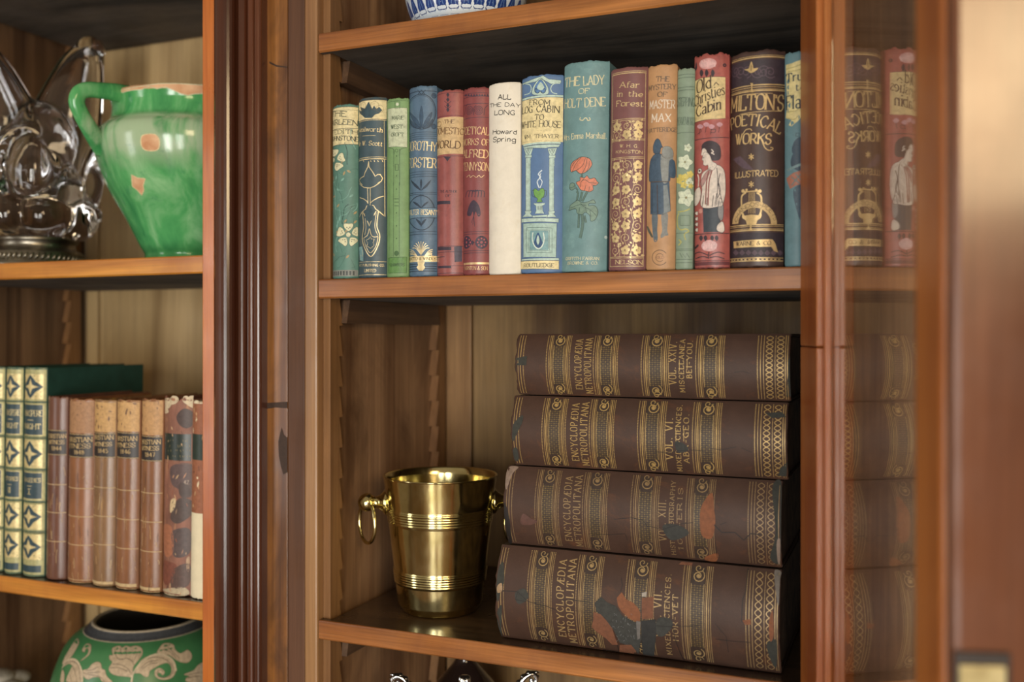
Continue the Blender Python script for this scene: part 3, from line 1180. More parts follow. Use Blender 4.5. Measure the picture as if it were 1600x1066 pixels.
def dec_blue(D):
    dk, md, lt = ink('#22364a'), ink('#31506c'), ink('#7c9ab0')
    g = PALEG
    D.C(*Z3)
    W_ = D.Wd
    D.rule(152, 0.8, dk)
    for r, w in ((150, 0.9), (138, 0.35)):
        n = 26
        D.L([(190 + r * cos(2 * pi * i / n), 365 + r * 1.22 * sin(2 * pi * i / n)) for i in range(n + 1)], w, dk)
    D.L('150,140 190,190 230,140', 0.7, dk)
    D.L('150,190 190,140 230,190', 0.7, dk)
    for pts in ('190,530 170,420 190,305 208,420', '180,530 110,470 70,370 140,440', '200,530 270,470 300,370 240,440', '185,545 90,520 60,440 120,490', '205,545 290,520 310,440 260,490'):
        D.F(pts, md, True, 1, dk, 0.35)
    for x0 in (60, 320):
        for y0 in (200, 520):
            D.disc(x0, y0, 26, md, 1, 10, dk, 0.5)
    for y in (578, 600, 622, 645):
        D.rule(y, 0.45, dk)
    D.T('DOROTHY', 52, 345, 780, 108, g)
    D.T('FORSTER', 60, 342, 955, 112, g)
    for y in (990, 1015, 1040):
        D.rule(y, 0.45, dk)
    D.C(*Z4)
    for y in (140, 158, 300, 405, 548, 575):
        D.rule(y, 0.55, dk)
    for pts in ('185,120 140,60 80,10 120,80', '185,120 235,60 290,10 250,80', '185,110 175,40 187,0 197,40'):
        D.F(pts, dk, True, 1)
    D.L('185,160 187,500', 0.5, dk)
    n = 26
    D.L([(190 + 140 * cos(2 * pi * i / n), 352 + 180 * sin(2 * pi * i / n)) for i in range(n + 1)], 1.0, dk)
    for pts in ('185,300 130,270 100,235 150,255', '187,300 235,270 265,235 220,255', '187,490 150,450 130,415 175,440', '187,490 225,450 240,415 200,440'):
        D.F(pts, dk, True, 1)
    D.rectm(W_ * 0.01, D.pix_mid(305), W_ * 0.99, D.pix_mid(400), ink('#5d7f97'), 3)
    D.T('WALTER BESANT', 50, 352, 380, 62, g, lay=4)
    for k in range(9):
        a = -pi / 2 + (k - 4) * 0.30
        D.L([(185, 790), (185 + 60 * cos(a) * 0.9, 745 + 55 * sin(a)), (185 + 95 * cos(a), 760 + 110 * sin(a))], 0.75, g, True)
    for sg in (-1, 1):
        for k in range(4):
            D.L([(185 + sg * 40, 800), (185 + sg * (80 + 8 * k), 750 + 12 * k), (185 + sg * (122 - 4 * k), 735 + 22 * k)], 0.7, g, True)
    D.band(800, 862, g, 1)
    D.T('CHATTO & WINDUS', 66, 342, 848, 34, ink('#5f5434'))
    for y in (885, 910, 935, 960):
        D.rule(y, 0.9, dk)
    D.F('150,865 225,865 215,900 230,920 205,955 165,955 140,920 155,900', g, False, 3)


def dec_red(D):
    dk, lb = ink('#3a2c3c'), ink('#cdab72')
    D.C(*Z3)
    D.rule(168, 0.4, ink('#5b2630'))
    D.rule(405, 0.4, ink('#5b2630'))
    for y in (190, 240, 300, 345):
        D.F([(465, y - 26), (482, y), (465, y + 26), (448, y)], dk, False, 1)
    for y in (270, 320):
        D.L([(430, y - 15), (465, y + 10), (500, y - 15)], 0.5, dk, True)
    D.band(420, 805, lb, 1)
    D.T('THE', 430, 528, 488, 40, ink('#6a4a2a'))
    D.T('DOMESTIC', 342, 622, 610, 82, ink('#7a562c'))
    D.T('WORLD', 346, 590, 752, 86, ink('#5f4020'))
    D.L('350,490 375,470 395,480 385,520 355,515', 0.6, ink('#8a6630'), True)
    D.rule(828, 0.4, dk)
    D.F('420,835 500,835 480,855 460,885 440,855', dk, False, 1)
    D.C(*Z4)
    D.T('THE AUTHOR', 388, 560, 145, 30, dk)
    D.T('OF', 440, 490, 188, 26, dk)
    D.F('355,235 490,228 490,262 355,270', dk, False, 1)
    D.F('530,705 612,700 612,860 535,865', ink('#4a4458'), False, 1)
    D.F('362,712 500,708 500,742 362,745', dk, False, 1)
    for y in (700, 760, 905, 980):
        D.rule(y, 0.5, dk)
    D.F('365,910 500,905 500,930 365,932', dk, False, 1)
    D.L('355,820 430,810', 0.8, dk)


def dec_tenny(D):
    g, dk = gold('#d9b47c'), ink('#3c2a3e')
    D.C(*Z3)
    for y in (170, 205, 280, 425):
        D.rule(y, 0.45, dk)
    for k in range(9):
        D.F([(640 + 28 * k, 205), (654 + 28 * k, 178), (668 + 28 * k, 205)], dk, False, 1)
    for cx in (688, 785):
        for r in (12, 28, 44):
            D.disc(cx, 352, r, None, 1, 16, dk, 0.5)
    D.L('640,400 660,300 700,290', 0.6, dk, True)
    D.L('730,400 735,330 760,300', 0.6, dk, True)
    D.L('840,400 850,330 880,300', 0.6, dk, True)
    D.T('POETICAL', 630, 890, 612, 92, g)
    D.T('WORKS OF', 630, 890, 722, 78, g)
    D.T('ALFRED', 632, 880, 850, 92, g)
    D.T('TENNYSON', 628, 892, 985, 96, g)
    D.L('660,1050 690,1025 700,1050 730,1030 760,1050 790,1028 810,1050 845,1025', 0.55, g, True)
    D.C(*Z4)
    for k in range(7):
        D.L([(740, 130), (670 + 28 * k, 115 + abs(k - 3) * 4), (650 + 32 * k, 190)], 0.8, dk, True)
    D.F('735,220 690,270 665,370 700,385 725,340 735,390 755,340 780,390 805,370 790,280', dk, True, 1)
    for x in (710, 725, 745):
        D.L([(735, 380), (x, 450 + (x - 700))], 0.5, dk)
    for y in (548, 572, 745, 770):
        D.rule(y, 0.5, dk)
    for cx in (660, 815):
        D.disc(cx, 660, 68, dk, 1, 18)
        for k in range(8):
            D.disc(cx + 40 * cos(k * pi / 4), 660 + 40 * sin(k * pi / 4), 10, ink('#a4434d'), 3, 7)
        D.disc(cx, 660, 14, ink('#a4434d'), 3, 8)
    D.F('720,640 745,660 720,690 700,660', dk, False, 1)
    D.band(868, 890, g, 1)
    D.T('THORNTON & SON', 632, 876, 950, 42, g)


def dec_cream(D):
    dk = ink('#2e2c28')
    D.C(*C2)
    kw = dict(serif=False, bold=1.15)
    D.T('ALL', 50, 104, 262, 22, dk, **kw)
    D.T('THE DAY', 16, 145, 297, 22, dk, **kw)
    D.T('LONG', 35, 122, 329, 22, dk, **kw)
    D.T('Howard', 28, 128, 411, 22, dk, **kw)
    D.T('Spring', 30, 124, 444, 23, dk, **kw)


def dec_cabin(D):
    aq, bl, dk, cr = ink('#b4d0c3'), ink('#3a62a4'), ink('#24405f'), ink('#e4d295')
    D.C(*Z5)
    D.F('62,262 130,235 250,190 262,172 330,215 448,225 450,250 350,262 262,215 190,245 75,275', aq, False, 1, dk, 0.35)
    D.F('250,205 300,255 325,310 312,365 175,368 168,315 195,258', aq, True, 1, dk, 0.4)
    D.F('250,222 290,268 305,310 280,350 245,335 215,352 190,318 205,270', ink('#4f7fb5'), True, 2, dk, 0.3)
    D.F('250,245 285,300 250,325 215,300', aq, True, 3)
    for sg, cx in ((1, 245), (-1, 245)):
        D.L([(245, 330), (245 + sg * 25, 355), (245 + sg * 52, 335), (245 + sg * 42, 305), (245 + sg * 28, 320)], 0.6, dk, True, 3)
    D.L('80,265 140,270 158,310 140,355 90,372', 0.9, aq, True)
    D.L('440,255 375,262 348,305 365,345 410,358', 0.9, aq, True)
    D.band(372, 392, aq, 1)
    D.rule(372, 0.35, dk)
    D.band(396, 832, cr, 2)
    D.rule(396, 0.3, dk, 3)
    tk = ink('#4b4636')
    D.T('FROM', 142, 340, 470, 54, tk)
    D.T('LOG CABIN', 72, 430, 560, 80, tk, yb1=545)
    D.T('TO', 192, 278, 612, 50, tk)
    D.T('WHITE HOUSE', 68, 440, 704, 78, tk, yb1=692)
    D.L('165,726 320,722', 0.3, tk)
    D.T('WM. THAYER', 90, 425, 806, 48, tk, yb1=795)
    # entablature and capitals
    D.F('65,842 448,824 446,850 80,880', aq, False, 1, dk, 0.3)
    D.F('78,885 440,855 425,880 320,884 300,892 185,892 90,905', aq, False, 1, dk, 0.3)
    for x in (130, 362):
        D.F([(x - 45, 895), (x + 48, 888), (x + 25, 960), (x - 25, 962)], aq, False, 1, dk, 0.3)
        D.L([(x - 30, 905), (x, 955), (x + 28, 900)], 0.45, dk)
        D.L([(x - 8, 900), (x, 930), (x + 8, 898)], 0.45, dk)
        D.F([(x - 32, 962), (x + 32, 958), (x + 32, 985), (x - 32, 988)], aq, False, 1, dk, 0.3)
        D.F([(x - 22, 988), (x + 22, 985), (x + 22, 1066), (x - 22, 1066)], aq, False, 1)
    D.C(*Z6)
    for x in (120, 336):
        D.F([(x - 22, -10), (x + 22, -10), (x + 22, 475), (x - 22, 475)], aq, False, 1)
        for dx in (-22, 22):
            D.L([(x + dx, -10), (x + dx, 475)], 0.3, dk)
        D.L([(x + 12, -10), (x + 12, 475)], 0.5, ink('#8fb3ac'))
        D.F([(x - 30, 478), (x + 30, 474), (x + 30, 492), (x + 18, 500), (x + 45, 530), (x - 55, 536), (x - 25, 505)], aq, False, 1, dk, 0.3)
    D.F('60,550 402,545 402,580 60,586', aq, False, 1, dk, 0.35)
    D.F('75,595 385,590 378,905 76,908', ink('#9fc0b6'), False, 1, dk, 0.35)
    for a in (0, 22, 34):
        D.frm(105 + a, 632 + a, 340 - a, 862 - a, 0.35, ink('#33585f'))
    D.F('140,660 305,660 305,835 140,835', ink('#6fa0a6'), False, 2)
    D.F('212,675 240,730 255,790 215,830 172,790 185,730', ink('#2d5482'), True, 3)
    D.L('165,675 160,740 180,800 215,825 250,800 268,740 260,675', 1.2, ink('#cfe0d4'), True, 4)
    D.F('212,700 226,750 212,790 198,750', aq, True, 4)
    D.F('60,925 405,910 405,932 60,940', aq, False, 1, dk, 0.3)
    D.F('45,945 405,935 405,1015 45,1018', cr, False, 2, dk, 0.35)
    D.T('ROUTLEDGE', 82, 358, 998, 36, tk, yb1=994)
    # lamp on a pedestal, with smoke
    D.F('168,405 278,402 270,420 252,425 255,470 270,500 182,502 195,470 192,425 180,422', aq, False, 2, dk, 0.3)
    for x in (205, 218, 232, 245):
        D.L([(x, 430), (x, 468)], 0.4, dk, False, 3)
    D.F('160,520 300,510 300,530 165,538', aq, False, 2, dk, 0.3)
    D.F('170,285 190,270 215,290 240,268 262,270 272,300 265,340 240,365 250,390 200,392 208,365 178,335', ink('#66a343'), True, 2, ink('#2c4a2f'), 0.4)
    for sg in (-1, 1):
        D.L([(222 + sg * 42, 285), (222 + sg * 66, 290), (222 + sg * 62, 335), (222 + sg * 38, 350)], 0.5, ink('#33502f'), True, 3)
    D.L('222,262 205,205 235,160 215,135 248,98', 1.2, ink('#cddde6'), True, 3)
    D.L('230,262 250,205 225,165 240,125', 0.7, ink('#dfeaf0'), True, 3)


def dec_poppy(D):
    g, ol = ink('#d9cf9f', 0.45), ink('#2f4743')
    D.C(*Z5)
    D.T('THE', 490, 628, 302, 92, g, yb1=280)
    D.T('LADY', 672, 872, 280, 92, g, yb1=264)
    D.T('OF', 622, 726, 362, 50, g, yb1=355)
    D.T('HOLT', 484, 640, 508, 92, g, yb1=494)
    D.T('DENE', 684, 882, 490, 90, g, yb1=478)
    D.L('640,590 635,615 665,620 680,600 700,600 712,622 735,612 725,592', 0.9, g, True)
    D.T('Mrs Emma Marshall.', 480, 895, 826, 72, g, yb1=800, gap=1.5)
    D.C(*Z6)
    re, re2, lf, st = ink('#d97a55'), ink('#c9643f'), ink('#6f8f7d'), ink('#54756a')
    D.F('520,120 512,75 530,30 570,0 610,-22 655,-20 690,-5 712,40 690,85 650,120 600,132 560,105', re, True, 2, ol, 0.5)
    for p in ('612,-20 565,40 528,118', '650,-15 622,60 560,108', '665,-15 655,60 620,130', '690,15 680,70 660,112', '585,-5 545,35 520,80'):
        D.L(p, 0.45, ol, True, 4)
    D.F('565,215 600,195 600,165 640,170 665,150 690,178 735,170 760,205 772,215 745,240 720,245 722,280 690,300 650,292 610,285 585,250', re, True, 2, ol, 0.5)
    for p in ('605,260 612,205 650,190 690,215 760,218', '640,290 655,240', '680,295 690,250', '620,200 640,172', '705,235 740,240'):
        D.L(p, 0.45, ol, True, 4)
    D.disc(528, 253, 34, lf, 2, 14, ol, 0.5)
    D.L('500,268 530,262 555,245', 0.35, ol, True, 4)
    for p, w in (('615,130 618,165', 1.3), ('620,300 600,385', 1.7), ('665,300 620,390', 1.7), ('570,295 580,320 570,385', 1.6), ('590,510 585,635', 1.7), ('615,500 625,560 620,640 600,730', 2.4), ('640,520 655,585', 1.5), ('560,262 580,290', 1.0)):
        D.L(p, w + 0.6, ol, True, 1)
        D.L(p, w, st, True, 2)
    D.F('505,455 500,475 560,460 575,500 620,510 650,490 690,520 700,570 740,555 765,490 750,440 720,425 680,430 690,405 740,405 735,385 720,372 665,395 620,400 580,380 545,400 510,430', lf, True, 3, ol, 0.5)
    for p in ('520,450 600,420 660,430', '600,400 640,440 700,470 750,520', '590,500 600,440', '660,490 650,440', '700,530 690,470'):
        D.L(p, 0.4, ol, True, 5)
    D.T('GRIFFITH FARRAN', 468, 775, 936, 30, g, yb1=930)
    D.T('.BROWNE & CO.', 480, 768, 978, 30, g, yb1=972)
    D.disc(838, 718, 16, ink('#a9bdb8'), 2, 7)


def dec_forest(D):
    g = gold('#d9bd7d')
    rng = random.Random(21)
    D.C(*C3)
    W_ = D.Wd
    xa, xb = 0.09 * W_, 0.91 * W_
    for x in (xa - 0.0012, xb + 0.0006):
        D.rectm(x, D.pix_mid(150), x + 0.0006, D.pix_mid(975), g, 2)
    D.rule(150, 0.8, g, 2, 0.05, 0.95)
    D.rule(143, 0.5, g, 2, 0.05, 0.95)
    D.T('Afar', 78, 160, 213, 25, g)
    D.T('in the', 68, 174, 252, 25, g)
    D.T('Forest', 64, 178, 294, 27, g)
    for y in (345, 352, 432, 437, 509, 515, 935, 940, 975):
        D.rule(y, 0.45, g, 2, 0.06, 0.94)
    D.T('W. H. G.', 78, 157, 469, 15, g, serif=False)
    D.T('KINGSTON', 62, 174, 495, 16, g, serif=False)
    for (a, b, n) in ((355, 430, 1), (517, 933, 5)):
        y0, y1 = D.pix_mid(a), D.pix_mid(b)
        step = (xb - xa) / 3.0
        k = max(2, int((y1 - y0) / step))
        sy = (y1 - y0) / k
        for i in range(k):
            for j in range(3):
                x, y = xa + step * (j + 0.5), y0 + sy * (i + 0.5)
                if (i + j) % 3 != 1:
                    D.flowerm(x, y, step * 0.42, 5, g, rng.random() * 6, 2)
                    D.scrollm(x, y, step * 0.16, 0, 1.0, 0.0002, ink('#6a3f38'), 4)
                else:
                    D.scrollm(x, y, step * 0.46, rng.random() * 6, 1.5, 0.0005, g, 2, rng.choice((1, -1)))
                for q in range(4):
                    D.leafm(x + rng.uniform(-0.5, 0.5) * step * 0.9, y + rng.choice((-0.46, 0.46)) * sy, step * 0.26, step * 0.14, rng.random() * 6.28, g, 2)
        for j in (0.30, 0.5, 0.70):
            p = [(xa + (xb - xa) * j + 0.0012 * sin(q * 1.3 + j * 9), y0 + (y1 - y0) * q / 24) for q in range(25)]
            D.ribbon(p, 0.0004, g, 2)
    D.T('NELSON', 60, 173, 967, 18, g)


def dec_watch(D):
    """tan book with two figures from behind"""
    bl, lt, sk, br = ink('#3d566c'), ink('#8a8d86'), ink('#a8876a'), ink('#6f5236')
    tx = ink('#6c5a47')
    wt = ink('#ead9c0', 0.45)
    D.C(*Z7)
    D.T('THE', 158, 285, 302, 52, tx)
    D.T('MYSTERY', 88, 350, 398, 62, tx, yb1=378)
    D.T('OF', 172, 262, 450, 46, ink('#4a4236'))
    D.T('MASTER', 98, 340, 575, 90, wt, yb1=566)
    D.T('MAX', 118, 300, 702, 84, wt, yb1=696)
    D.T('HATTERIDGE', 70, 362, 812, 52, tx, yb1=796)
    D.F('135,1000 130,940 150,880 172,862 195,880 212,925 222,945 205,955 195,1000 165,1010', bl, True, 2, ink('#22303e'), 0.35)
    D.F('215,1010 225,950 260,935 300,945 325,990 320,1040 250,1050', lt, True, 1, br, 0.3)
    D.F('150,1015 200,1010 212,1066 140,1066', bl, False, 2)
    D.C(*Z8)
    D.F('135,10 185,5 215,40 300,60 318,120 316,215 268,215 258,180 262,255 100,262 82,220 88,110 100,55', bl, True, 1, ink('#22303e'), 0.3)
    D.F('190,20 275,0 300,50 262,75 250,250 200,250', lt, True, 2)
    D.F('95,262 262,255 275,520 205,552 95,552', bl, False, 1, ink('#22303e'), 0.3)
    D.F('210,290 245,285 275,520 215,550', ink('#7a8484'), False, 2)
    D.L('155,285 160,545', 0.8, ink('#4a3a33'), False, 3)
    D.L('110,330 108,540', 0.5, ink('#22303e'), False, 3)
    D.L('100,262 262,256', 0.9, ink('#5a4a40'), False, 3)
    D.F('108,555 158,555 155,690 160,760 150,795 125,790 112,690', ink('#5d6a72'), True, 1)
    D.F('192,555 250,545 245,690 255,735 225,745 190,765 186,740 200,690', ink('#7f7f78'), True, 1)
    D.F('62,660 78,670 115,745 105,760 70,700', ink('#565a4e'), True, 1)
    n = 22
    for r, w in ((68, 0.7), (36, 0.5)):
        D.L([(178 + r * cos(0.6 + 5.1 * i / n), 940 + r * sin(0.6 + 5.1 * i / n)) for i in range(n + 1)], w, br)
    D.T('OLD', 150, 215, 950, 22, ink('#8a5a44'), serif=False)


def dec_sage(D):
    dk, wh, ye = ink('#4a5f4c'), ink('#d4dcba'), ink('#d8c23e')
    D.C(*Z7)
    for y in (232, 262, 356, 385, 800):
        D.rule(y, 0.45, dk)
    D.T('STEPPING', 356, 530, 548, 92, dk, gap=1.6)
    D.T('HEAVENWARD', 356, 532, 732, 84, dk, gap=1.6)
    D.C(*Z8)
    for cx, cy, r in ((405, 80, 62), (430, -50, 34), (415, 400, 72), (440, 265, 42)):
        D.F([(cx + r * (1 + 0.18 * cos(5 * a)) * cos(a), cy + r * (1 + 0.18 * cos(5 * a)) * sin(a)) for a in [2 * pi * i / 20 for i in range(20)]], wh, True, 2, dk, 0.25)
        for k in range(6):
            D.L([(cx, cy), (cx + r * 0.7 * cos(k * 1.05), cy + r * 0.7 * sin(k * 1.05))], 0.3, ink('#9aa980'), False, 4)
        D.disc(cx, cy, r * 0.16, ink('#8a7a3a'), 4, 7)
    for cx, cy, r in ((350, 245, 30), (400, 220, 34), (450, 190, 30), (395, 285, 30), (455, 295, 22), (360, 205, 16)):
        D.F([(cx + r * (1 + 0.2 * cos(5 * a)) * cos(a), cy + r * (1 + 0.2 * cos(5 * a)) * sin(a)) for a in [2 * pi * i / 15 for i in range(15)]], ye, True, 3)
    for p in ('350,540 335,590 340,660 370,690 410,680', '410,680 440,700 400,730 410,780', '350,780 370,800 345,830', '340,530 400,520 450,500'):
        D.L(p, 1.0, ink('#bdb33c'), True, 2)
    D.frm(360, 560, 450, 650, 0.4, dk)
    for y in (718, 862, 875, 955, 985):
        D.rule(y, 0.4, dk)
    D.L('360,900 380,940 385,905 410,940 420,900 445,940', 0.5, dk)


def dec_girl(D):
    dk, cr, red, wh = ink('#3a2a30'), ink('#dfc27c'), ink('#a63f3c'), ink('#dccbb8')
    D.C(*Z7)
    D.F('580,130 600,95 660,72 720,80 750,110 735,150 680,175 610,172', ink('#d99a94'), True, 1)
    for k in range(12):
        D.L([(600 + 12 * k, 90 + (k % 3) * 8), (604 + 12 * k, 155)], 0.35, ink('#f0cfc8'), False, 2)
    for x in (610, 660, 720):
        D.F([(x - 8, 255), (x - 25, 215), (x - 8, 180), (x + 12, 215)], dk, True, 1)
    D.disc(830, 140, 20, dk, 1, 8)
    D.F('538,195 550,110 560,170', dk, True, 1)
    D.F('532,298 600,268 836,258 836,660 760,668 600,682 532,702', cr, False, 2)
    D.L('532,296 600,266 836,256', 0.4, dk)
    D.L('532,704 600,684 836,662', 0.5, dk)
    tk = ink('#4a3320')
    D.T('Old', 560, 692, 420, 122, tk, yb1=362, slant=0.22)
    D.L('722,340 745,312 772,336', 0.8, tk, True, 3)
    D.T('Christies', 534, 828, 552, 112, tk, yb1=428, slant=0.2)
    D.T('Cabin', 555, 796, 652, 110, tk, yb1=568, slant=0.2)
    for x, y in ((590, 740), (650, 720), (700, 740), (780, 720)):
        D.F([(x - 30, y), (x, y - 22), (x + 32, y), (x, y + 26)], ink('#c98f95'), True, 2)
        D.L([(x, y + 20), (x - 10, y + 80)], 0.5, dk, True)
    D.L('560,820 600,790 590,760', 0.5, dk, True)
    D.L('690,800 730,800 740,770 700,770', 0.5, dk, True)
    D.rule(852, 0.7, dk)
    # young woman in profile
    D.F('610,1000 605,930 640,890 700,880 760,905 790,960 780,1066 660,1066 640,980', dk, True, 2)
    D.F('608,985 615,960 640,960 665,1010 670,1066 620,1066 618,1030 600,1020', wh, True, 3)
    D.L('700,965 720,990 700,1000 730,1015', 0.9, wh, True, 4)
    D.C(*Z8)
    hair = dk
    D.F('600,-60 650,-50 690,-20 680,30 655,60 640,10', hair, True, 2)
    D.F('565,30 560,60 572,70 570,100 590,112 612,108 618,150 660,150 690,100 650,70 630,20 600,-10 575,-5', wh, True, 3, dk, 0.3)
    D.L('566,42 580,40', 0.5, dk, False, 5)
    D.F('560,185 600,150 690,105 745,135 765,200 768,360 740,470 700,480 620,495 560,485 545,440 560,330 548,260', wh, True, 2, dk, 0.35)
    for p in ('620,160 600,260 590,460', '650,150 622,260 612,470'):
        D.L(p, 1.1, ink('#8f4039'), True, 4)
    for p in ('690,130 700,250 690,470', '720,180 705,280 735,420', '560,480 575,380', '650,480 660,380', '675,475 690,360', '700,250 722,330 700,400', '600,470 606,400'):
        D.L(p, 0.6, dk, True, 4)
    D.F('565,495 700,480 715,560 740,710 572,712', ink('#39424a'), False, 1)
    D.F('488,350 530,305 548,340 540,420 510,470 488,460', wh, True, 2, dk, 0.3)
    D.L('525,300 530,230 520,190', 1.2, wh, True, 3)
    D.disc(538, 160, 24, wh, 3, 12, dk, 0.5)
    D.disc(538, 158, 10, dk, 5, 8)
    D.F('545,260 600,165 640,150 590,250 560,300', ink('#b98a80'), True, 3, dk, 0.3)
    D.F('715,400 750,470 745,590 720,600 700,540', ink('#8b8884'), True, 2, dk, 0.4)
    D.F('690,690 700,640 745,615 760,690 735,715', wh, True, 3, dk, 0.4)
    for y in (540, 590, 640, 690):
        D.F([(490, y), (520, y - 18), (518, y + 18)], wh, True, 2, dk, 0.4)
    D.disc(545, 520, 22, ink('#cf8a78'), 2, 8)
    D.rule(722, 0.8, dk)
    D.F('552,830 580,795 630,780 680,800 695,830 670,870 620,882 570,868', ink('#dca6a2'), True, 1)
    for k in range(9):
        D.L([(570 + 14 * k, 800 + (k % 3) * 7), (572 + 14 * k, 860)], 0.35, ink('#f2d6d0'), False, 2)
    for p in ('620,885 615,950', '620,920 540,890 495,905', '625,920 700,890 760,905', '615,940 560,930 500,950', '625,940 690,930 760,950'):
        D.L(p, 0.9, dk, True)
    for x in (550, 590, 650, 690):
        D.F([(x, 790), (x - 18, 760), (x, 738), (x + 16, 762)], dk, True, 1)
    D.F('490,850 520,820 528,835 500,860', dk, True, 1)
    D.rule(965, 0.6, dk)
    D.band(975, 1030, ink('#6b2b2e'), 1)


def dec_milton(D):
    g, dk, pu = gold('#d4b06a'), ink('#2a1f26'), ink('#5c4650')
    rng = random.Random(8)
    D.C(*Z9)
    W_ = D.Wd
    D.rule(128, 1.1, g)
    D.rule(112, 0.4, g)
    D.band(150, 395, ink('#3a2c34'), 1)
    for cx, hand in ((140, 1), (360, -1), (430, 1), (90, -1), (300, 1), (200, -1)):
        x, y = D.P(cx, 270)
        D.scrollm(x, y, 0.006, rng.random() * 6, 1.6, 0.0008, pu, 2, hand)
    D.F('245,168 262,210 268,235 312,232 285,262 240,282 205,262 176,250 215,240 228,210', g, True, 3)
    D.L('243,200 243,265', 0.4, dk, False, 5)
    for y, w in ((398, 0.9), (420, 0.5), (442, 0.5), (455, 1.1)):
        D.rule(y, w, g)
    D.F('235,380 262,380 252,425 265,470 235,470 246,425', g, False, 3)
    D.L('150,500 455,480', 0.45, g)
    D.T('MILTON\'S', 50, 552, 672, 172, g, yb1=650, gap=1.2, bold=1.05)
    D.L('130,690 540,655', 0.55, g)
    # curved line of lettering
    p0, p1 = D.P(52, 840), D.P(520, 880)
    pm = D.P(270, 805)
    sag = (p0[1] + p1[1]) / 2 - pm[1]
    hh = abs(D.P(270, 805)[1] - D.P(270, 695)[1])

    def warp(t, yv):
        x = p0[0] + (p1[0] - p0[0]) * t
        y = p0[1] + (p1[1] - p0[1]) * t - sag * 1.25 * (1 - (2 * t - 1) ** 2)
        tx, ty = (p1[0] - p0[0]), (p1[1] - p0[1]) + sag * 1.25 * 4 * (2 * t - 1)
        L_ = sqrt(tx * tx + ty * ty)
        return (x + yv * ty / L_, y - yv * tx / L_)
    D.textm('POETICAL', p0, p1, hh, g, warp=warp, bold=1.1)
    D.T('WORKS', 92, 432, 985, 108, g, yb1=978, bold=1.15)
    D.L('335,900 370,1000 410,1036 450,1030 452,1012 430,1010', 0.9, g, True, 3)
    D.L('165,880 190,840 235,830 250,850', 0.8, g, True, 3)
    D.C(*Z10)
    for cx, cy in ((230, 35), (230, 290)):
        for k in range(6):
            a = k * pi / 3 + 0.5
            D.L([(cx, cy), (cx + 26 * cos(a), cy + 30 * sin(a))], 1.0, g, False, 3)
        D.disc(cx, cy, 11, g, 3, 8)
    D.F('60,60 130,30 250,150 240,160 150,140', pu, False, 1)
    D.T('ILLUSTRATED', 78, 475, 238, 66, g, yb1=215, serif=False, bold=1.0)
    # lyre
    for sg in (-1, 1):
        D.L([(232 + sg * 50, 365), (232 + sg * 85, 395), (232 + sg * 92, 440), (232 + sg * 88, 540), (232 + sg * 60, 600)], 1.6, g, True, 3)
        D.disc(232 + sg * 78, 352, 17, g, 3, 8)
        D.disc(232 + sg * 45, 342, 12, g, 3, 8)
    D.L('160,362 305,350', 1.2, g, False, 3)
    for x in (205, 220, 235, 250, 265):
        D.L([(x + (235 - x) * 0.2, 365), (x, 560)], 0.4, g, False, 3)
    D.F('150,560 170,580 232,570 300,575 325,560 318,600 285,625 270,660 195,662 180,625 148,600', g, True, 4)
    n = 18
    out = [(262 - 205 * cos(pi * i / n), 660 - 215 * sin(pi * i / n)) for i in range(n + 1)]
    inn = [(262 - 150 * cos(pi * i / n), 655 - 150 * sin(pi * i / n)) for i in range(n + 1)]
    D.F(out + inn[::-1], ink('#cdaa68', 0.45, 0.2), False, 5)
    q0, q1 = D.P(262 - 168, 640), D.P(262 + 168, 640)
    ctr = D.P(262, 657)
    rx = abs(D.P(430, 657)[0] - D.P(94, 657)[0]) / 2
    ry = abs(D.P(262, 657)[1] - D.P(262, 493)[1])

    def warp2(t, yv):
        a = pi * (0.06 + 0.88 * t)
        k = 1 + yv / ry
        return (ctr[0] - rx * k * cos(a), ctr[1] - ry * k * sin(a))
    D.textm('CHANDOS-POETS', q0, q1, ry * 0.21, ink('#4b3226'), lay=7, serif=False, warp=warp2, bold=0.8)
    for y, w in ((663, 0.8), (678, 0.5), (700, 0.5), (714, 1.1)):
        D.rule(y, w, g, 6)
    D.F('212,655 240,655 232,688 240,715 212,715 220,688', g, False, 7)
    D.band(735, 960, ink('#35282f'), 1)
    for k in range(8):
        D.F([(60 + 58 * k, 925), (88 + 58 * k, 895), (116 + 58 * k, 925), (88 + 58 * k, 950)], pu, False, 2)
    D.F('65,822 425,796 450,830 478,920 440,905 415,866 70,884', g, False, 3)
    D.T('WARNE & CO.', 92, 425, 862, 40, ink('#4b3226'), yb1=850, lay=5)
    for y, w in ((970, 0.7), (996, 0.9)):
        D.rule(y, w, g)
    yb = D.pix_mid(983)
    x = 0.05
    while x < 0.95:
        D.rectm(W_ * x, yb - 0.0005, W_ * (x + 0.04), yb + 0.0005, g, 2)
        x += 0.07


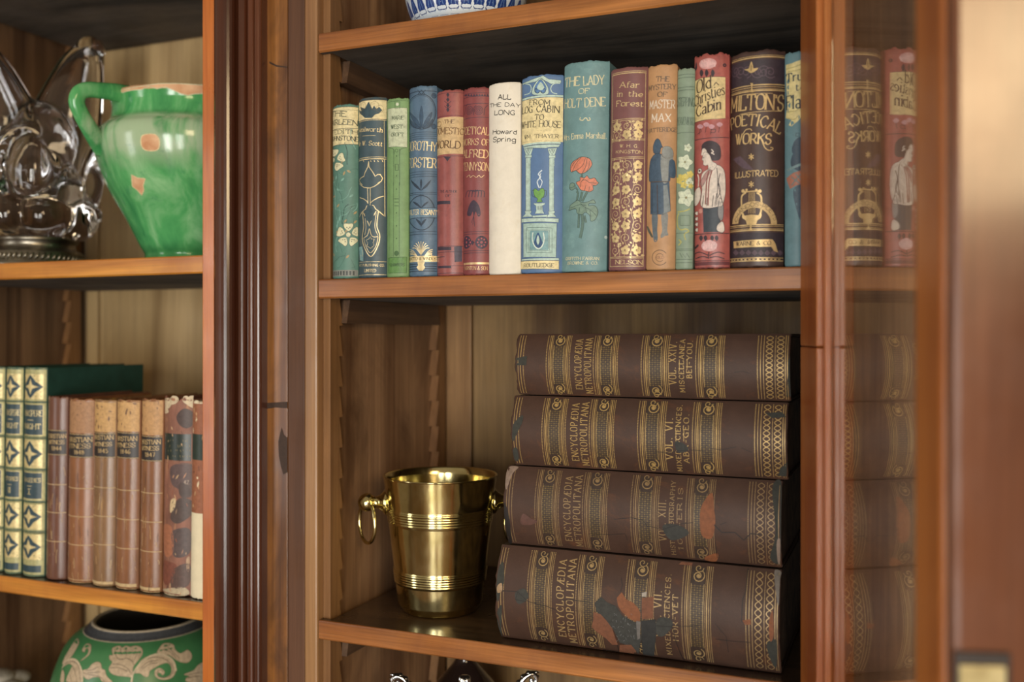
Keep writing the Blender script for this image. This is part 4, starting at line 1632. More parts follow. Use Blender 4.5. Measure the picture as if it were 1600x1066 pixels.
def dec_flag(D):
    ye, dk = ink('#d6c57c'), ink('#2b3b48')
    D.C(*Z9)
    D.F('582,200 640,185 760,140 790,150 790,700 740,700 700,750 640,800 610,790 640,740 580,720 600,600 590,420', ye, False, 1)
    for p in ('590,240 680,215 780,170', '600,270 700,250 790,215', '590,660 680,650 720,610', '600,720 660,735 700,700'):
        D.L(p, 0.7, ink('#a99a52'), True, 2)
    D.T('True', 590, 800, 372, 90, dk, yb1=350)
    D.T('to', 680, 770, 450, 66, dk)
    D.T('the', 735, 820, 520, 56, dk)
    D.T('Flag', 590, 830, 640, 140, dk, yb1=625)
    D.frm(680, 868, 712, 900, 0.5, dk)
    D.F('650,1066 660,960 720,905 800,920 800,1066', ink('#33495a'), True, 1)
    D.C(*Z10)
    D.F('600,120 620,0 720,-20 760,100 720,180', ink('#33495a'), True, 1)
    D.F('555,235 620,180 720,150 740,270 640,300 590,330', ink('#a8664c'), False, 2)
    for p in ('600,220 680,280', '640,190 700,260', '600,300 690,190'):
        D.L(p, 0.8, ink('#5d7a78'), False, 3)
    D.F('620,340 740,290 740,520 690,610 660,560', ink('#3a5060'), True, 1)
    D.F('560,150 690,90 700,110 570,170', ink('#6f8e90'), False, 2)


ROW = [
    # name label, pxL, pxR, py top, cloth, depth, half-arc, design, options
    ('teal cloth book with cream flowers and a cream title band, against the left side wall', 513, 559, 164, cloth('teal_cloth', '#46806f', 0.12, 0.5), 0.138, 55, dec_airleen, {}),
    ('dark slate-blue book with gilt leaf ornament, second from the left side wall', 559.5, 603, 153, cloth('slate_blue_cloth', '#33505b', 0.12, 0.45), 0.138, 52, dec_leaf, {}),
    ('thin leaf-green book with a pale name panel, third from the left', 604, 637.5, 154, cloth('leaf_green_cloth', '#6c9a52', 0.12, 0.5), 0.136, 48, dec_green, {}),
    ('mid-blue book with gilt lettering and a circle of lily leaves', 637.5, 682, 135, cloth('mid_blue_cloth', '#456a88', 0.14, 0.42, '#8aa3b5', 0.2), 0.142, 52, dec_blue, {}),
    ('plain dull-red book with a tan title band, right of the mid-blue book', 682.5, 723.3, 141, cloth('dull_red_cloth', '#9a4540', 0.14, 0.36, '#5d3540', 0.35), 0.140, 52, dec_red, {}),
    ('dark red book with gilt lettering, just left of the cream book', 724, 763.6, 137, cloth('dark_red_cloth', '#8a3536', 0.14, 0.42), 0.140, 50, dec_tenny, {}),
    ('cream paper-covered book with plain black lettering', 764, 813, 129.5, cloth('cream_paper', '#e0d8c4', 0.05, 0.62, '#cdbf9f', 0.25), 0.140, 40, dec_cream, {'jag': 0.0002}),
    ('bright blue book with pale columns and a burning lamp on the spine', 813.5, 879, 118, cloth('bright_blue_cloth', '#4875a8', 0.08, 0.5), 0.142, 42, dec_cabin, {'lean': 0.009}),
    ('tall sea-green book with two orange poppies on the spine', 879.5, 950, 97, cloth('sea_green_cloth', '#5f9093', 0.10, 0.5, '#8fb2ae', 0.3), 0.150, 42, dec_poppy, {'lean': 0.017}),
    ('maroon book covered in gilt rose tracery', 953, 1011, 106, cloth('maroon_cloth', '#7f4744', 0.10, 0.45), 0.145, 42, dec_forest, {'lean': 0.014}),
    ('tan orange book with two figures seen from behind', 1011.5, 1057, 102, cloth('tan_orange_cloth', '#c48a44', 0.12, 0.5), 0.142, 45, dec_watch, {'lean': 0.012}),
    ('narrow sage green book with yellow and white blossoms', 1057.5, 1084, 108, cloth('sage_cloth', '#82997a', 0.12, 0.5), 0.138, 42, dec_sage, {'lean': 0.012}),
    ('red book with a young woman in a white blouse on the spine', 1084.5, 1140, 85, cloth('brick_red_cloth', '#b04a3c', 0.16, 0.33, '#6d2b30', 0.35), 0.146, 44, dec_girl, {'jag': 0.0014}),
    ('thick dark brown book with gilt lyre and ornate lettering', 1141.5, 1226, 80, cloth('dark_brown_cloth', '#4d3329', 0.14, 0.4, '#30222a', 0.5), 0.150, 50, dec_milton, {'jag': 0.0010, 'lean': 0.010}),
    ('blue-green book with a torn yellow banner, half hidden by the door', 1226.5, 1261, 82, cloth('blue_green_cloth', '#51808a', 0.12, 0.5), 0.144, 48, dec_flag, {}),
]
prev = XR0 + 0.0125
for i, (lab, pl, pr_, py, mt, dp, A_, dec, opt) in enumerate(ROW):
    yf = YF + 0.0018
    bul = (pr_ - pl) / 1500 * 0.95 / 2 / sin(radians(A_)) * (1 - cos(radians(A_)))
    xl, xr = XP(pl, yf + bul), XP(pr_, yf + bul)
    xl = max(xl, prev + 0.0002)
    prev = xr
    xc = (xl + xr) / 2
    zt = ZP((pl + pr_) / 2, py, yf + 0.002)
    lean = opt.get('lean', 0.0)
    h = zt - Z_MID
    xb_ = xc - lean * h / 2
    bk = make_book(lab, 'cloth-bound books in a row', xr - xl, zt - Z_MID, dp, mt, (xb_, yf, Z_MID + 0.0002 + lean * (xr - xl) / 2), (0, lean, 0), A_, dec, None, M_PAGE,
                   seed=i + 3, jag=opt.get('jag', 0.0007), pix=(xb_, yf, Z_MID, lean), cpx=(pl + pr_) / 2 - 2)
# ------------------------------------------------------------------ old leather books on the left shelf
L1, L2, L3 = (0, 560, 5.918), (60, 610, 6.154), (60, 770, 5.923)
LEAN = 0.018


def dec_shak(title2, vol):
    def dec(D):
        g, nv = ink('#d6c07c', 0.4, 0.25), ink('#23404a', 0.45)
        rng = random.Random(3)
        W_, H_ = D.Wd, D.Ht
        D.rectm(0.02 * W_, 0.001, 0.98 * W_, H_ - 0.001, ink('#a9a468', 0.45, 0.15), 1)

        def py(v):
            return v * H_
        # six compartments between raised bands (fractions of the height)
        cuts = [0.02, 0.165, 0.335, 0.49, 0.64, 0.785, 0.93]
        for i, (a, b) in enumerate(zip(cuts, cuts[1:])):
            a2, b2 = py(a + 0.012), py(b - 0.012)
            x0, x1 = 0.10 * W_, 0.90 * W_
            if i in (1, 3):
                D.rectm(x0, a2, x1, b2, nv, 2)
                D.ribbon([(x0, a2), (x1, a2), (x1, b2), (x0, b2), (x0, a2)], 0.0006, g, 3)
                if i == 1:
                    D.textm('SHAKSPERE', (x0 + 0.001, a2 + (b2 - a2) * 0.38), (x1 - 0.001, a2 + (b2 - a2) * 0.38), (b2 - a2) * 0.19, g, lay=4)
                    D.rectm(0.38 * W_, a2 + (b2 - a2) * 0.5, 0.62 * W_, a2 + (b2 - a2) * 0.52, g, 4)
                    D.textm('KNIGHT', (x0 + 0.003, a2 + (b2 - a2) * 0.8), (x1 - 0.003, a2 + (b2 - a2) * 0.8), (b2 - a2) * 0.17, g, lay=4)
                else:
                    D.textm(title2, (x0 + 0.002, a2 + (b2 - a2) * 0.36), (x1 - 0.002, a2 + (b2 - a2) * 0.36), (b2 - a2) * 0.15, g, lay=4)
                    D.rectm(0.4 * W_, a2 + (b2 - a2) * 0.5, 0.6 * W_, a2 + (b2 - a2) * 0.52, g, 4)
                    D.textm(vol, (0.44 * W_, a2 + (b2 - a2) * 0.82), (0.56 * W_, a2 + (b2 - a2) * 0.82), (b2 - a2) * 0.2, g, lay=4)
            else:
                D.rectm(x0, a2, x1, b2, g, 2)
                cx, cy, rx, ry = W_ / 2, (a2 + b2) / 2, (x1 - x0) * 0.5, (b2 - a2) * 0.47
                dm = []
                for k in range(16):
                    t = 2 * pi * k / 16
                    q = 1.0 if k % 4 == 0 else (0.62 if k % 2 == 0 else 0.74)
                    dm.append((cx + rx * q * cos(t), cy + ry * q * sin(t)))
                D.fillm(dm, nv, 3)
                st = []
                for k in range(8):
                    t = 2 * pi * k / 8
                    q = 0.66 if k % 2 == 0 else 0.24
                    st.append((cx + rx * q * cos(t), cy + ry * q * sin(t)))
                D.fillm(st, g, 4)
                for _ in range(26):
                    x, y = rng.uniform(x0, x1), rng.uniform(a2, b2)
                    if abs(x - cx) / rx + abs(y - cy) / ry > 1.15:
                        D.scrollm(x, y, 0.0012, rng.random() * 6, 1, 0.00035, ink('#5d6138'), 3)
        for v in cuts[1:-1]:
            D.rectm(0.03 * W_, py(v) - 0.0012, 0.97 * W_, py(v) - 0.0005, ink('#3f4f3a'), 2)
            D.rectm(0.03 * W_, py(v) + 0.0005, 0.97 * W_, py(v) + 0.0012, ink('#3f4f3a'), 2)
        D.rectm(0.1 * W_, py(0.945), 0.9 * W_, py(0.978), nv, 2)
    return dec


M_SHAK = cloth('dark_green_leather', '#2c5c4c', 0.10, 0.38)
M_SHAKB = cloth('deep_green_cloth_board', '#14483c', 0.12, 0.5)
yf = YF + 0.008
zsh = Z_LMID


def left_book(lab, grp, pl, pr_, ptop, mt, dp, A_, dec, prevx, board=None, seed=1, jag=0.0006, lean=LEAN, pages=None, bands=None):
    bul0 = 0.006
    # columns given at mid-height of the spine
    xl, xr = XP(pl, yf + bul0), XP(pr_, yf + bul0)
    xl = max(xl, prevx + 0.0006) if prevx else xl
    xc = (xl + xr) / 2
    zt = ZP((pl + pr_) / 2, ptop, yf)
    h = zt - zsh
    x_base = xc - lean * h / 2
    hb = [(h * q, w_, t_) for q, w_, t_ in (bands or ())]
    b = make_book(lab, grp, xr - xl - 0.0006, h, dp, mt, (x_base, yf, zsh + 0.0004 + (xr - xl) / 2 * lean), (0, lean, 0), A_, dec, board, pages,
                  seed=seed, jag=jag, pix=(x_base, yf, zsh, lean), cpx=(pl + pr_) / 2, bands=hb)
    return xr


RB = [(1 - 0.165, 0.0022, 0.0011), (1 - 0.335, 0.0022, 0.0011), (1 - 0.49, 0.0022, 0.0011), (1 - 0.64, 0.0022, 0.0011), (1 - 0.785, 0.0022, 0.0011)]
px_ = left_book('green and gilt leather volume cut off by the left picture edge', 'green gilt set', -22, 5.0, 574, M_SHAK, 0.178, 55, dec_shak('COMEDIES', 'III'), None, M_SHAKB, 2, 0.0003, bands=RB)
px_ = left_book('green and gilt leather volume, middle one of the green set', 'green gilt set', 8, 34.0, 574.5, M_SHAK, 0.178, 55, dec_shak('HISTORIES', 'II'), px_, M_SHAKB, 3, 0.0003, bands=RB)
px_ = left_book('green and gilt leather volume whose dark green side shows above the brown books', 'green gilt set', 35, 69, 575, M_SHAK, 0.178, 52, dec_shak('TRAGEDIES', 'I'), px_, M_SHAKB, 4, 0.0003, bands=RB)


def dec_witness(c, year, tan_, seed):
    x0, x1, lab0, lab1, b1, b2, b3, r1, r2, r3, ft = c

    def dec(D):
        rng = random.Random(seed)
        g, bk, pale = ink('#c9a763', 0.45), ink('#2b221e', 0.45), ink('#c2a36c', 0.6)
        D.C(*L2)
        W_ = D.Wd
        ya, yb = D.pix_mid(lab0), D.pix_mid(lab1)
        if tan_:
            D.rectm(0.03 * W_, 0.001, 0.97 * W_, ya - 0.001, ink(tan_, 0.55), 1)
            for _ in range(16):
                x, y = rng.uniform(0.1, 0.85) * W_, rng.uniform(0.001, ya - 0.006)
                D.leafm(x, y, rng.uniform(0.002, 0.007), rng.uniform(0.001, 0.003), rng.choice((1.5, 1.6, 0.1)), rng.choice((ink('#9a6c3f'), ink('#b98b52'), ink('#6e4a30'))), 2)
        D.rectm(0.04 * W_, ya, 0.96 * W_, yb, bk, 2)
        for yy, s in ((ya, 1), (yb, -1)):
            p = [(W_ * (0.04 + 0.92 * i / 40), yy + s * (0.0004 + 0.0007 * abs(sin(i * 0.62)))) for i in range(41)]
            D.ribbon(p, 0.0006, g, 4)
        D.T('CHRISTIAN', x0 + 4, x1 - 14, b1, 36, g, lay=4)
        D.T('WITNESS', x0 + 10, x1 - 30, b2, 34, g, lay=4)
        xm = (x0 + x1) / 2 - 12
        D.T(year, xm - 48, xm + 48, b3, 36, g, lay=4)
        D.rule(r1, 0.9, pale, 2)
        D.C(*L3)
        for r in (r2, r3):
            D.rule(r, 0.9, pale, 2)
        if ft:
            D.rectm(0.05 * W_, D.pix_mid(ft), 0.95 * W_, D.Ht - 0.0003, pale, 2)
        # rubbed streaks
        for _ in range(30):
            x, y = rng.uniform(0.08, 0.9) * W_, rng.uniform(yb + 0.004, D.Ht - 0.01)
            ln = rng.uniform(0.002, 0.018)
            p = [(x, y)]
            for k in range(4):
                p.append((min(W_ * 0.95, max(W_ * 0.05, p[-1][0] + rng.uniform(-0.0008, 0.0008))), min(D.Ht - 0.002, p[-1][1] + ln / 4)))
            D.ribbon(p, rng.uniform(0.0002, 0.0009), rng.choice((pale, ink('#a67a44'), ink('#b58a50'), ink('#4a2e22'))), 2)
    return dec


CW = [
    ('brown-blue leather book beside the green set, black title label', 72, 103, 621, '#70412a', '#403a40', (95, 280, 385, 630, 462, 520, 580, 912, 190, 458, None), '1844', None),
    ('reddish brown leather book, second of the labelled brown row', 103.5, 143.5, 625, '#92561f', '#62412c', (280, 530, 425, 655, 497, 558, 620, 950, 228, 492, 812), '1848', '#a8784a'),
    ('scuffed brown leather book with many pale scratches, middle of the labelled row', 144, 179, 626, '#8a6030', '#c79a4c', (535, 735, 415, 655, 475, 540, 605, 942, 225, 488, 830), '1845', '#c4964f'),
    ('brown leather book with a bright tan head, fourth of the labelled row', 179.5, 216, 626, '#8c5422', '#62412c', (738, 962, 410, 662, 488, 550, 612, 968, 255, 525, 850), '1846', '#c99a55'),
    ('brown leather book next to the tattered one, tan head and black label', 218.5, 253, 625, '#8c5422', '#5c3c2a', (988, 1188, 445, 690, 520, 580, 642, 995, 278, 552, 885), '1847', '#bf8e50'),
]
for i, (lab, pl, pr_, pt, c1, c2, co, yr, tan_) in enumerate(CW):
    mt = cloth('calf_leather', c1, 0.2, 0.27, c2, 0.75, True, 0.3, 34)
    px_ = left_book(lab, 'brown leather volumes on the left shelf', pl, pr_, pt, mt, 0.150, 50, dec_witness(co, yr, tan_, i + 11), px_, None, i + 31, 0.0012, pages=M_PAGED)


def dec_tatter(D):
    rng = random.Random(17)
    W_, H_ = D.Wd, D.Ht
    D.C(*L2)
    blk, grn = ink('#4a3630', 0.5), ink('#233029', 0.35)
    D.rectm(0.04 * W_, D.pix_mid(425), 0.96 * W_, D.pix_mid(682), grn, 2)
    for y in (400, 412, 690, 712):
        D.rule(y, 0.6, ink('#8a5a3e'), 2)
    g = ink('#93824f', 0.5)
    for yy in (480, 530, 575, 630):      # worn, unreadable gilding
        for k in range(11):
            x = 1225 + 23 * k + rng.uniform(-5, 5)
            if rng.random() < 0.7:
                D.L([(x, yy), (x + rng.uniform(-4, 6), yy + rng.uniform(10, 26))], 0.5, g, False, 4)
    D.T('42.', 1400, 1460, 905, 34, ink('#b09a86'), lay=4)
    D.F('1330,250 1400,180 1490,220 1500,330 1420,370 1350,330', blk, True, 2)
    D.F('1275,740 1500,720 1495,1000 1400,1030 1350,960 1280,900', ink('#5a4340'), True, 2)
    D.F('1350,920 1380,890 1440,920 1470,1000 1400,1046 1355,1000', blk, True, 3)
    for x, y, r in ((1240, 130, 40), (1300, 100, 36), (1480, 110, 50), (1420, 95, 30), (1225, 200, 24)):
        D.F([(x + r * (1 + 0.4 * rng.random()) * cos(a), y + r * (1 + 0.4 * rng.random()) * sin(a)) for a in [2 * pi * k / 9 for k in range(9)]], ink('#cdb892'), True, 3)
    D.C(*L3)
    for p, c in (('1230,190 1300,60 1420,80 1430,200 1300,290 1230,260', '#4d3a33'), ('1240,360 1400,340 1400,560 1260,600 1235,470', '#54423f'), ('1160,640 1230,650 1280,700 1200,860 1150,800', '#7a3f2a'),
                 ('1250,720 1400,660 1390,860 1230,880', '#563c32'), ('1160,330 1230,320 1245,560 1170,580', '#a5623c'), ('1150,900 1300,880 1380,900 1370,955 1160,940', '#b3a07c'), ('1225,80 1270,60 1260,150 1220,190', '#c9ad7c'), ('1370,620 1400,600 1395,720 1375,720', '#b08d68')):
        D.F(p, ink(c), True, 2)
    for _ in range(36):
        x, y = rng.uniform(0.08, 0.9) * W_, rng.uniform(0.1, 0.98) * H_
        D.leafm(x, y, rng.uniform(0.002, 0.009), rng.uniform(0.0006, 0.002), rng.uniform(1.0, 2.2), rng.choice((ink('#b37a50'), ink('#46302a'), ink('#c29a6a'), ink('#8f4f30'))), 3)


px_ = left_book('tattered red-brown leather book with peeling spine and dark green label', 'brown leather volumes on the left shelf', 254, 299, 624, cloth('peeling_leather', '#8b5238', 0.3, 0.55, '#c49468', 0.7, True, 0.6, 42), 0.150, 42, dec_tatter, px_, None, 77, 0.0030, 0.014, pages=M_PAGED)


def dec_vellum(D):
    D.C(*L2)
    W_ = D.Wd
    y0 = D.pix_mid(1046)
    br = ink('#9a5a35')
    D.rectm(0.02 * W_, 0.001, 0.98 * W_, y0 + 0.018, br, 1)
    D.rectm(0.02 * W_, D.pix_mid(430), 0.98 * W_, D.pix_mid(680), ink('#2b3a30', 0.4), 2)
    rng = random.Random(5)
    for _ in range(24):
        x, y = rng.uniform(0.05, 0.8) * W_, rng.uniform(0.0, y0 + 0.012)
        if not D.pix_mid(425) < y < D.pix_mid(685):
            D.leafm(x, y, rng.uniform(0.003, 0.01), rng.uniform(0.001, 0.003), rng.uniform(1.0, 2.2), rng.choice((ink('#cfa06a'), ink('#5d3526'), ink('#e0c8a0'))), 2)


px_ = left_book('book with a bare cream lower spine, half hidden by the orange jamb', 'brown leather volumes on the left shelf', 300, 331, 628, cloth('bare_vellum', '#e0d0a4', 0.06, 0.65), 0.145, 40, dec_vellum, px_, None, 41, 0.0020, 0.014)
# ------------------------------------------------------------------ stack of four large volumes
E5, E6, E7, E8 = (760, 480, 3.137), (740, 700, 2.913), (800, 510, 4.633), (880, 840, 5.078)
M_ENC = cloth('purple_brown_cloth', '#4a3022', 0.12, 0.52, '#643f28', 0.5, False, 0.35, 26)
M_ENC.node_tree.nodes['Principled BSDF'].inputs['Specular IOR Level'].default_value = 0.3
M_ENCB = cloth('purple_brown_board', '#3d2c22', 0.12, 0.5)
EG = [gold('#c09c50'), gold('#b4945a'), ink('#97794a', 0.45, 0.3)]
E_DK, E_OR, E_GR, E_RED = ink('#1d1613', 0.6), ink('#84481a', 0.7), ink('#3c3c38', 0.9), ink('#784628', 0.75)
E_TEAL = ink('#34352f', 0.85)


def enc_decor(lines, fade, damage, seed):
    def dec(D):
        rng = random.Random(seed)
        W_, H_ = D.Wd, D.Ht
        g = EG[fade]
        lat = ink('#76602f', 0.45, 0.25)

        def vline(f, wd, mat=None, a=0.03, b=0.97):
            D.rectm(W_ * a, H_ * f - wd * 0.0005, W_ * b, H_ * f + wd * 0.0005, mat or g, 2)

        def beadline(f, d=0.0009):
            D.beads(H_ * f, W_ * 0.03, W_ * 0.97, d, g, 2, vertical=False)

        # head lines
        for f, w in ((0.012, 0.5), (0.022, 0.7)):
            vline(f, w)
        beadline(0.033)
        for f0, f1 in ((0.125, 0.216), (0.308, 0.398), (0.487, 0.585), (0.682, 0.778)):
            L_ = f1 - f0
            beadline(f0)
            beadline(f1)
            for q, w in ((0.10, 0.5), (0.17, 0.9), (0.23, 0.35), (0.80, 0.35), (0.86, 0.9), (0.93, 0.5)):
                vline(f0 + L_ * q, w)
            ya, yb = H_ * (f0 + L_ * 0.27), H_ * (f0 + L_ * 0.76)
            D.rectm(W_ * 0.04, ya, W_ * 0.96, yb, ink('#3b2b22', 0.5), 1)
            yc, r = (ya + yb) / 2, (yb - ya) * 0.48
            for x in (0.13, 0.87):
                D.scrollm(W_ * x, yc, r, 0.5, 1.6, 0.0010, g, 2, 1)
                D.disc  # (filled eye)
                D.fillm([(W_ * x + r * 0.3 * cos(k * 0.79), yc + r * 0.3 * sin(k * 0.79)) for k in range(8)], g, 3)
            for x, h_ in ((0.055, -1), (0.945, 1)):
                D.scrollm(W_ * x, yc, r * 0.7, 1.5, 1.2, 0.0008, g, 2, h_)
            # lattice between the scrolls
            x = 0.215
            k = 0
            while x < 0.79:
                for j in range(5):
                    yy = ya + (yb - ya) * (j + 0.5) / 5
                    s = 0.00075
                    if (k + j) % 2:
                        D.rectm(W_ * x - s, yy - s * 0.9, W_ * x + s, yy + s * 0.9, lat, 2)
                    else:
                        D.rectm(W_ * x - s * 0.35, yy - s * 1.5, W_ * x + s * 0.35, yy + s * 1.5, lat, 2)
                x += 0.0021 / W_
                k += 1
            for yy in (ya + 0.0006, yb - 0.0006):
                D.rectm(W_ * 0.2, yy - 0.00025, W_ * 0.8, yy + 0.00025, g, 3)
        # tail: lines and interlaced chains
        beadline(0.893)
        for f, w in ((0.903, 0.5), (0.913, 0.5), (0.951, 0.4), (0.985, 0.6), (0.992, 0.5)):
            vline(f, w)
        for fc in (0.932, 0.968):
            for s in (1, -1):
                D.ribbon([(W_ * (0.04 + 0.92 * k / 80), H_ * fc + s * 0.0030 * sin(k * 0.55)) for k in range(81)], 0.0007, g, 2)
        # lettering (reads upwards)
        D.textm('ENCYCLOPÆDIA', (W_ * 0.13, H_ * 0.262), (W_ * 0.90, H_ * 0.262), H_ * 0.026, g, gap=4)
        D.textm('METROPOLITANA', (W_ * 0.06, H_ * 0.299), (W_ * 0.92, H_ * 0.299), H_ * 0.026, g, gap=4)
        for (s, a, b, f, hh) in lines:
            D.textm(s, (W_ * a, H_ * f), (W_ * b, H_ * f), H_ * hh, g, gap=4)
        D.rectm(W_ * 0.44, H_ * 0.6235, W_ * 0.60, H_ * 0.6255, g, 2)
        D.rectm(W_ * 0.46, H_ * 0.651, W_ * 0.60, H_ * 0.653, g, 2)
        damage(D, rng)
    return dec


def crack(D, src, w=0.5):
    D.L(src, w, E_DK, False, 6)


def dmg24(D, rng):
    D.C(*E5)
    D.F('145,250 200,240 196,285 150,285 140,320 140,270', E_TEAL, False, 5)
    D.F('1480,260 1500,240 1495,440 1470,440 1478,330', E_TEAL, False, 5)
    crack(D, '1215,320 1260,315 1290,325', 0.4)


def dmg6(D, rng):
    D.C(*E5)
    D.F('135,570 175,530 178,560 150,620 130,660 128,600', E_TEAL, True, 5)
    D.F('130,700 150,690 160,745 140,750', E_TEAL, True, 5)
    crack(D, '830,710 900,712 935,705 1000,700 1060,705', 0.6)
    crack(D, '1090,690 1150,700 1225,685', 0.5)
    crack(D, '1250,690 1300,712', 0.4)
    D.F('1365,520 1450,515 1470,540 1400,545', E_TEAL, False, 5)
    D.F('1440,790 1475,760 1470,830 1430,826', E_TEAL, False, 5)
    D.F('925,660 970,670 990,700 940,712', E_GR, True, 5)


def dmg13(D, rng):
    D.C(*E6)
    D.F('158,90 205,88 180,115 165,150 150,190 142,160', ink('#8a7362'), True, 5)
    D.F('140,250 165,330 175,430 160,440 150,390', E_DK, True, 5)
    D.F('1040,260 1085,205 1095,280 1100,340 1085,410 1040,400 1030,320', E_OR, True, 5)
    D.F('1055,495 1110,480 1105,520 1060,520', E_OR, True, 5)
    D.F('225,300 260,320 290,335 260,350 215,345', ink('#5c3a30'), True, 5)
    crack(D, '525,390 620,395 690,390 700,420', 0.4)
    crack(D, '640,325 720,318 770,330 790,355 860,370 950,345 1000,340', 0.6)
    crack(D, '1095,350 1130,385 1190,385 1230,420 1260,390 1310,395', 0.9)
    crack(D, '1120,350 1150,340', 0.5)
    crack(D, '1100,420 1110,500', 0.5)
    D.F('1360,180 1400,150 1405,330 1395,520 1350,500 1375,380', E_TEAL, True, 5)
    D.F('1380,430 1395,420 1395,520 1385,520', ink('#8a7362'), True, 6)
    D.F('860,355 930,350 980,390 900,420', E_GR, True, 4)


def dmg7(D, rng):
    D.C(*E6)
    D.F('112,560 135,520 140,600 128,640 108,700', E_TEAL, True, 5)
    D.F('105,760 130,720 135,870 115,880', E_TEAL, True, 5)
    D.F('108,630 128,615 130,650 110,660', ink('#9a7a52'), True, 6)
    D.F('190,660 230,640 250,680 215,710 195,700', E_GR, True, 5)
    D.F('200,880 250,885 265,905 205,895', ink('#9a6a48'), False, 5)
    crack(D, '120,650 200,655 250,700 330,720 380,740', 0.6)
    crack(D, '205,650 190,690 240,700', 0.5)
    D.C(*E8)
    D.F('240,590 300,610 345,660 390,720 405,770 435,850 390,850 340,800 280,760 225,710 240,650', E_RED, False, 6)
    D.F('250,520 300,470 350,515 420,545 470,620 545,660 600,690 620,800 600,930 555,870 450,835 405,740 330,640 265,590', E_GR, False, 5)
    D.F('425,480 465,435 500,490 560,520 595,560 615,600 610,660 585,672 520,640 465,590 435,540', E_OR, False, 6)
    D.F('625,480 720,470 715,640 625,650', E_RED, False, 6)
    D.F('625,440 665,430 660,470 625,470', ink('#9a8f80'), False, 7)
    D.F('620,660 735,650 740,760 725,950 640,945 620,800', ink('#2d2d2c', 0.8), False, 6)
    D.F('450,850 540,850 580,900 575,970 460,950', E_RED, False, 6)
    D.F('745,650 840,640 870,700 800,780 745,770', E_GR, True, 5)
    D.F('915,215 940,190 1030,200 1020,225', E_RED, False, 6)
    D.F('580,660 615,670 610,800 590,810', ink('#6a6560'), False, 7)
    for _ in range(40):
        x, y = rng.uniform(390, 600), rng.uniform(580, 820)
        if y > 560 + (x - 390) * 0.3:
            D.L([(x, y), (x + rng.uniform(-14, 14), y + rng.uniform(4, 20))], 0.25, ink('#7c7f80'), False, 7)
    crack(D, '460,320 470,380 455,430', 0.5)
    crack(D, '740,700 870,710 900,840 950,960 975,1000', 0.6)
    crack(D, '860,700 960,705 1070,700', 0.6)
    crack(D, '0,500 60,495 140,505 210,515', 0.6)
    crack(D, '430,850 445,910 330,930', 0.6)
    D.C(*E6)
    crack(D, '1250,550 1240,650 1225,690 1220,790 1240,800', 0.7)
    D.F('1222,785 1262,780 1262,805 1235,805', E_OR, False, 6)
    crack(D, '1100,870 1180,880 1260,885', 0.5)
    crack(D, '1100,800 1150,860 1160,930', 0.4)
    D.F('1345,790 1362,740 1366,850 1350,880', E_OR, True, 6)
    D.F('1370,560 1400,565 1395,600 1388,720 1375,650', ink('#6f665c'), True, 6)
    D.F('1335,890 1380,880 1378,1000 1350,960', E_TEAL, True, 5)


ENC = [
    ('bottom volume of the brown stack, large torn patches on its spine', 776, 1219, None, (791, 854), (1219, 888), 0.0055,
     [('VOL. VII.', 0.27, 0.70, 0.612, 0.026), ('MIXED SCIENCES.', 0.07, 0.86, 0.640, 0.017), ('HOR-VET', 0.25, 0.68, 0.668, 0.018)], 1, dmg7),
    ('third volume from the top of the brown stack, cracked with an orange worn spot', 789, 1221, None, (794, 727), (1222, 750), 0.0125,
     [('VOL. XIII.', 0.24, 0.70, 0.612, 0.026), ('HIST. & BIOGRAPHY', 0.06, 0.92, 0.640, 0.015), ('100-ERIS', 0.14, 0.84, 0.668, 0.016)], 2, dmg13),
    ('second volume from the top of the brown stack', 800, 1231, None, (814, 619), (1231, 626), 0.0155,
     [('VOL. VI.', 0.22, 0.74, 0.612, 0.026), ('MIXED SCIENCES,', 0.05, 0.92, 0.640, 0.017), ('ABR-GEO.', 0.18, 0.80, 0.668, 0.018)], 0, dmg6),
    ('top volume of the stack of large brown books', 807, 1235, None, (816, 521), (1233, 521), 0.0185,
     [('VOL. XXIV.', 0.24, 0.86, 0.612, 0.026), ('MISCELLANEA', 0.12, 0.90, 0.640, 0.017), ('BEI-YOU.', 0.34, 0.88, 0.668, 0.018)], 0, dmg24),
]
zb = Z_BOT + 0.0004
for i, (lab, pl, pr_, _n0, tl, tr, dy, lines, fade, dmg) in enumerate(ENC):
    yf = YF + dy
    xl, xr = XP(pl, yf + 0.004), XP(pr_, yf + 0.004)
    zt = (ZP(tl[0], tl[1], yf + 0.014) + ZP(tr[0], tr[1], yf + 0.014)) / 2
    w = zt - zb
    zc = (zb + zt) / 2
    A_ = 38

    def mkpix(xl, xr, yf, zc, w, A):
        R = (w / 2) / sin(A)
        Wd = 2 * R * A

        def pixf(px, py):
            u, v = (px - 800) / FPX, (HY - py) / FPX
            dx, dyy, dz = -_s + u * _c, _c + u * _s, v
            cy, cz = yf + R, zc - CZ
            aa = dyy * dyy + dz * dz
            bb = -2 * (dyy * cy + dz * cz)
            cc = cy * cy + cz * cz - R * R
            ds = bb * bb - 4 * aa * cc
            t = (-bb - sqrt(ds)) / (2 * aa) if ds > 0 else -bb / (2 * aa)
            a = atan2(t * dz - cz, cy - t * dyy)
            a = max(-A * 0.98, min(A * 0.98, a))
            return ((a / A + 1) / 2 * Wd, min(xr - xl, max(0, t * dx - xl)))
        return pixf
    pf = mkpix(xl, xr, yf, zc, w - 0.0012, radians(A_))

    def dec_wrap(D, f=enc_decor(lines, fade, dmg, i + 50), pf=pf):
        D.pix = pf
        f(D)
    make_book(lab, 'stack of four large brown volumes', w - 0.0012, xr - xl, 0.225, M_ENC, (xr, yf, zc), (0, -pi / 2, 0), A_, dec_wrap, M_ENCB, M_PAGED, seed=i + 60, jag=0.0012)
    zb = zt
# ------------------------------------------------------------------ marks on turned pots


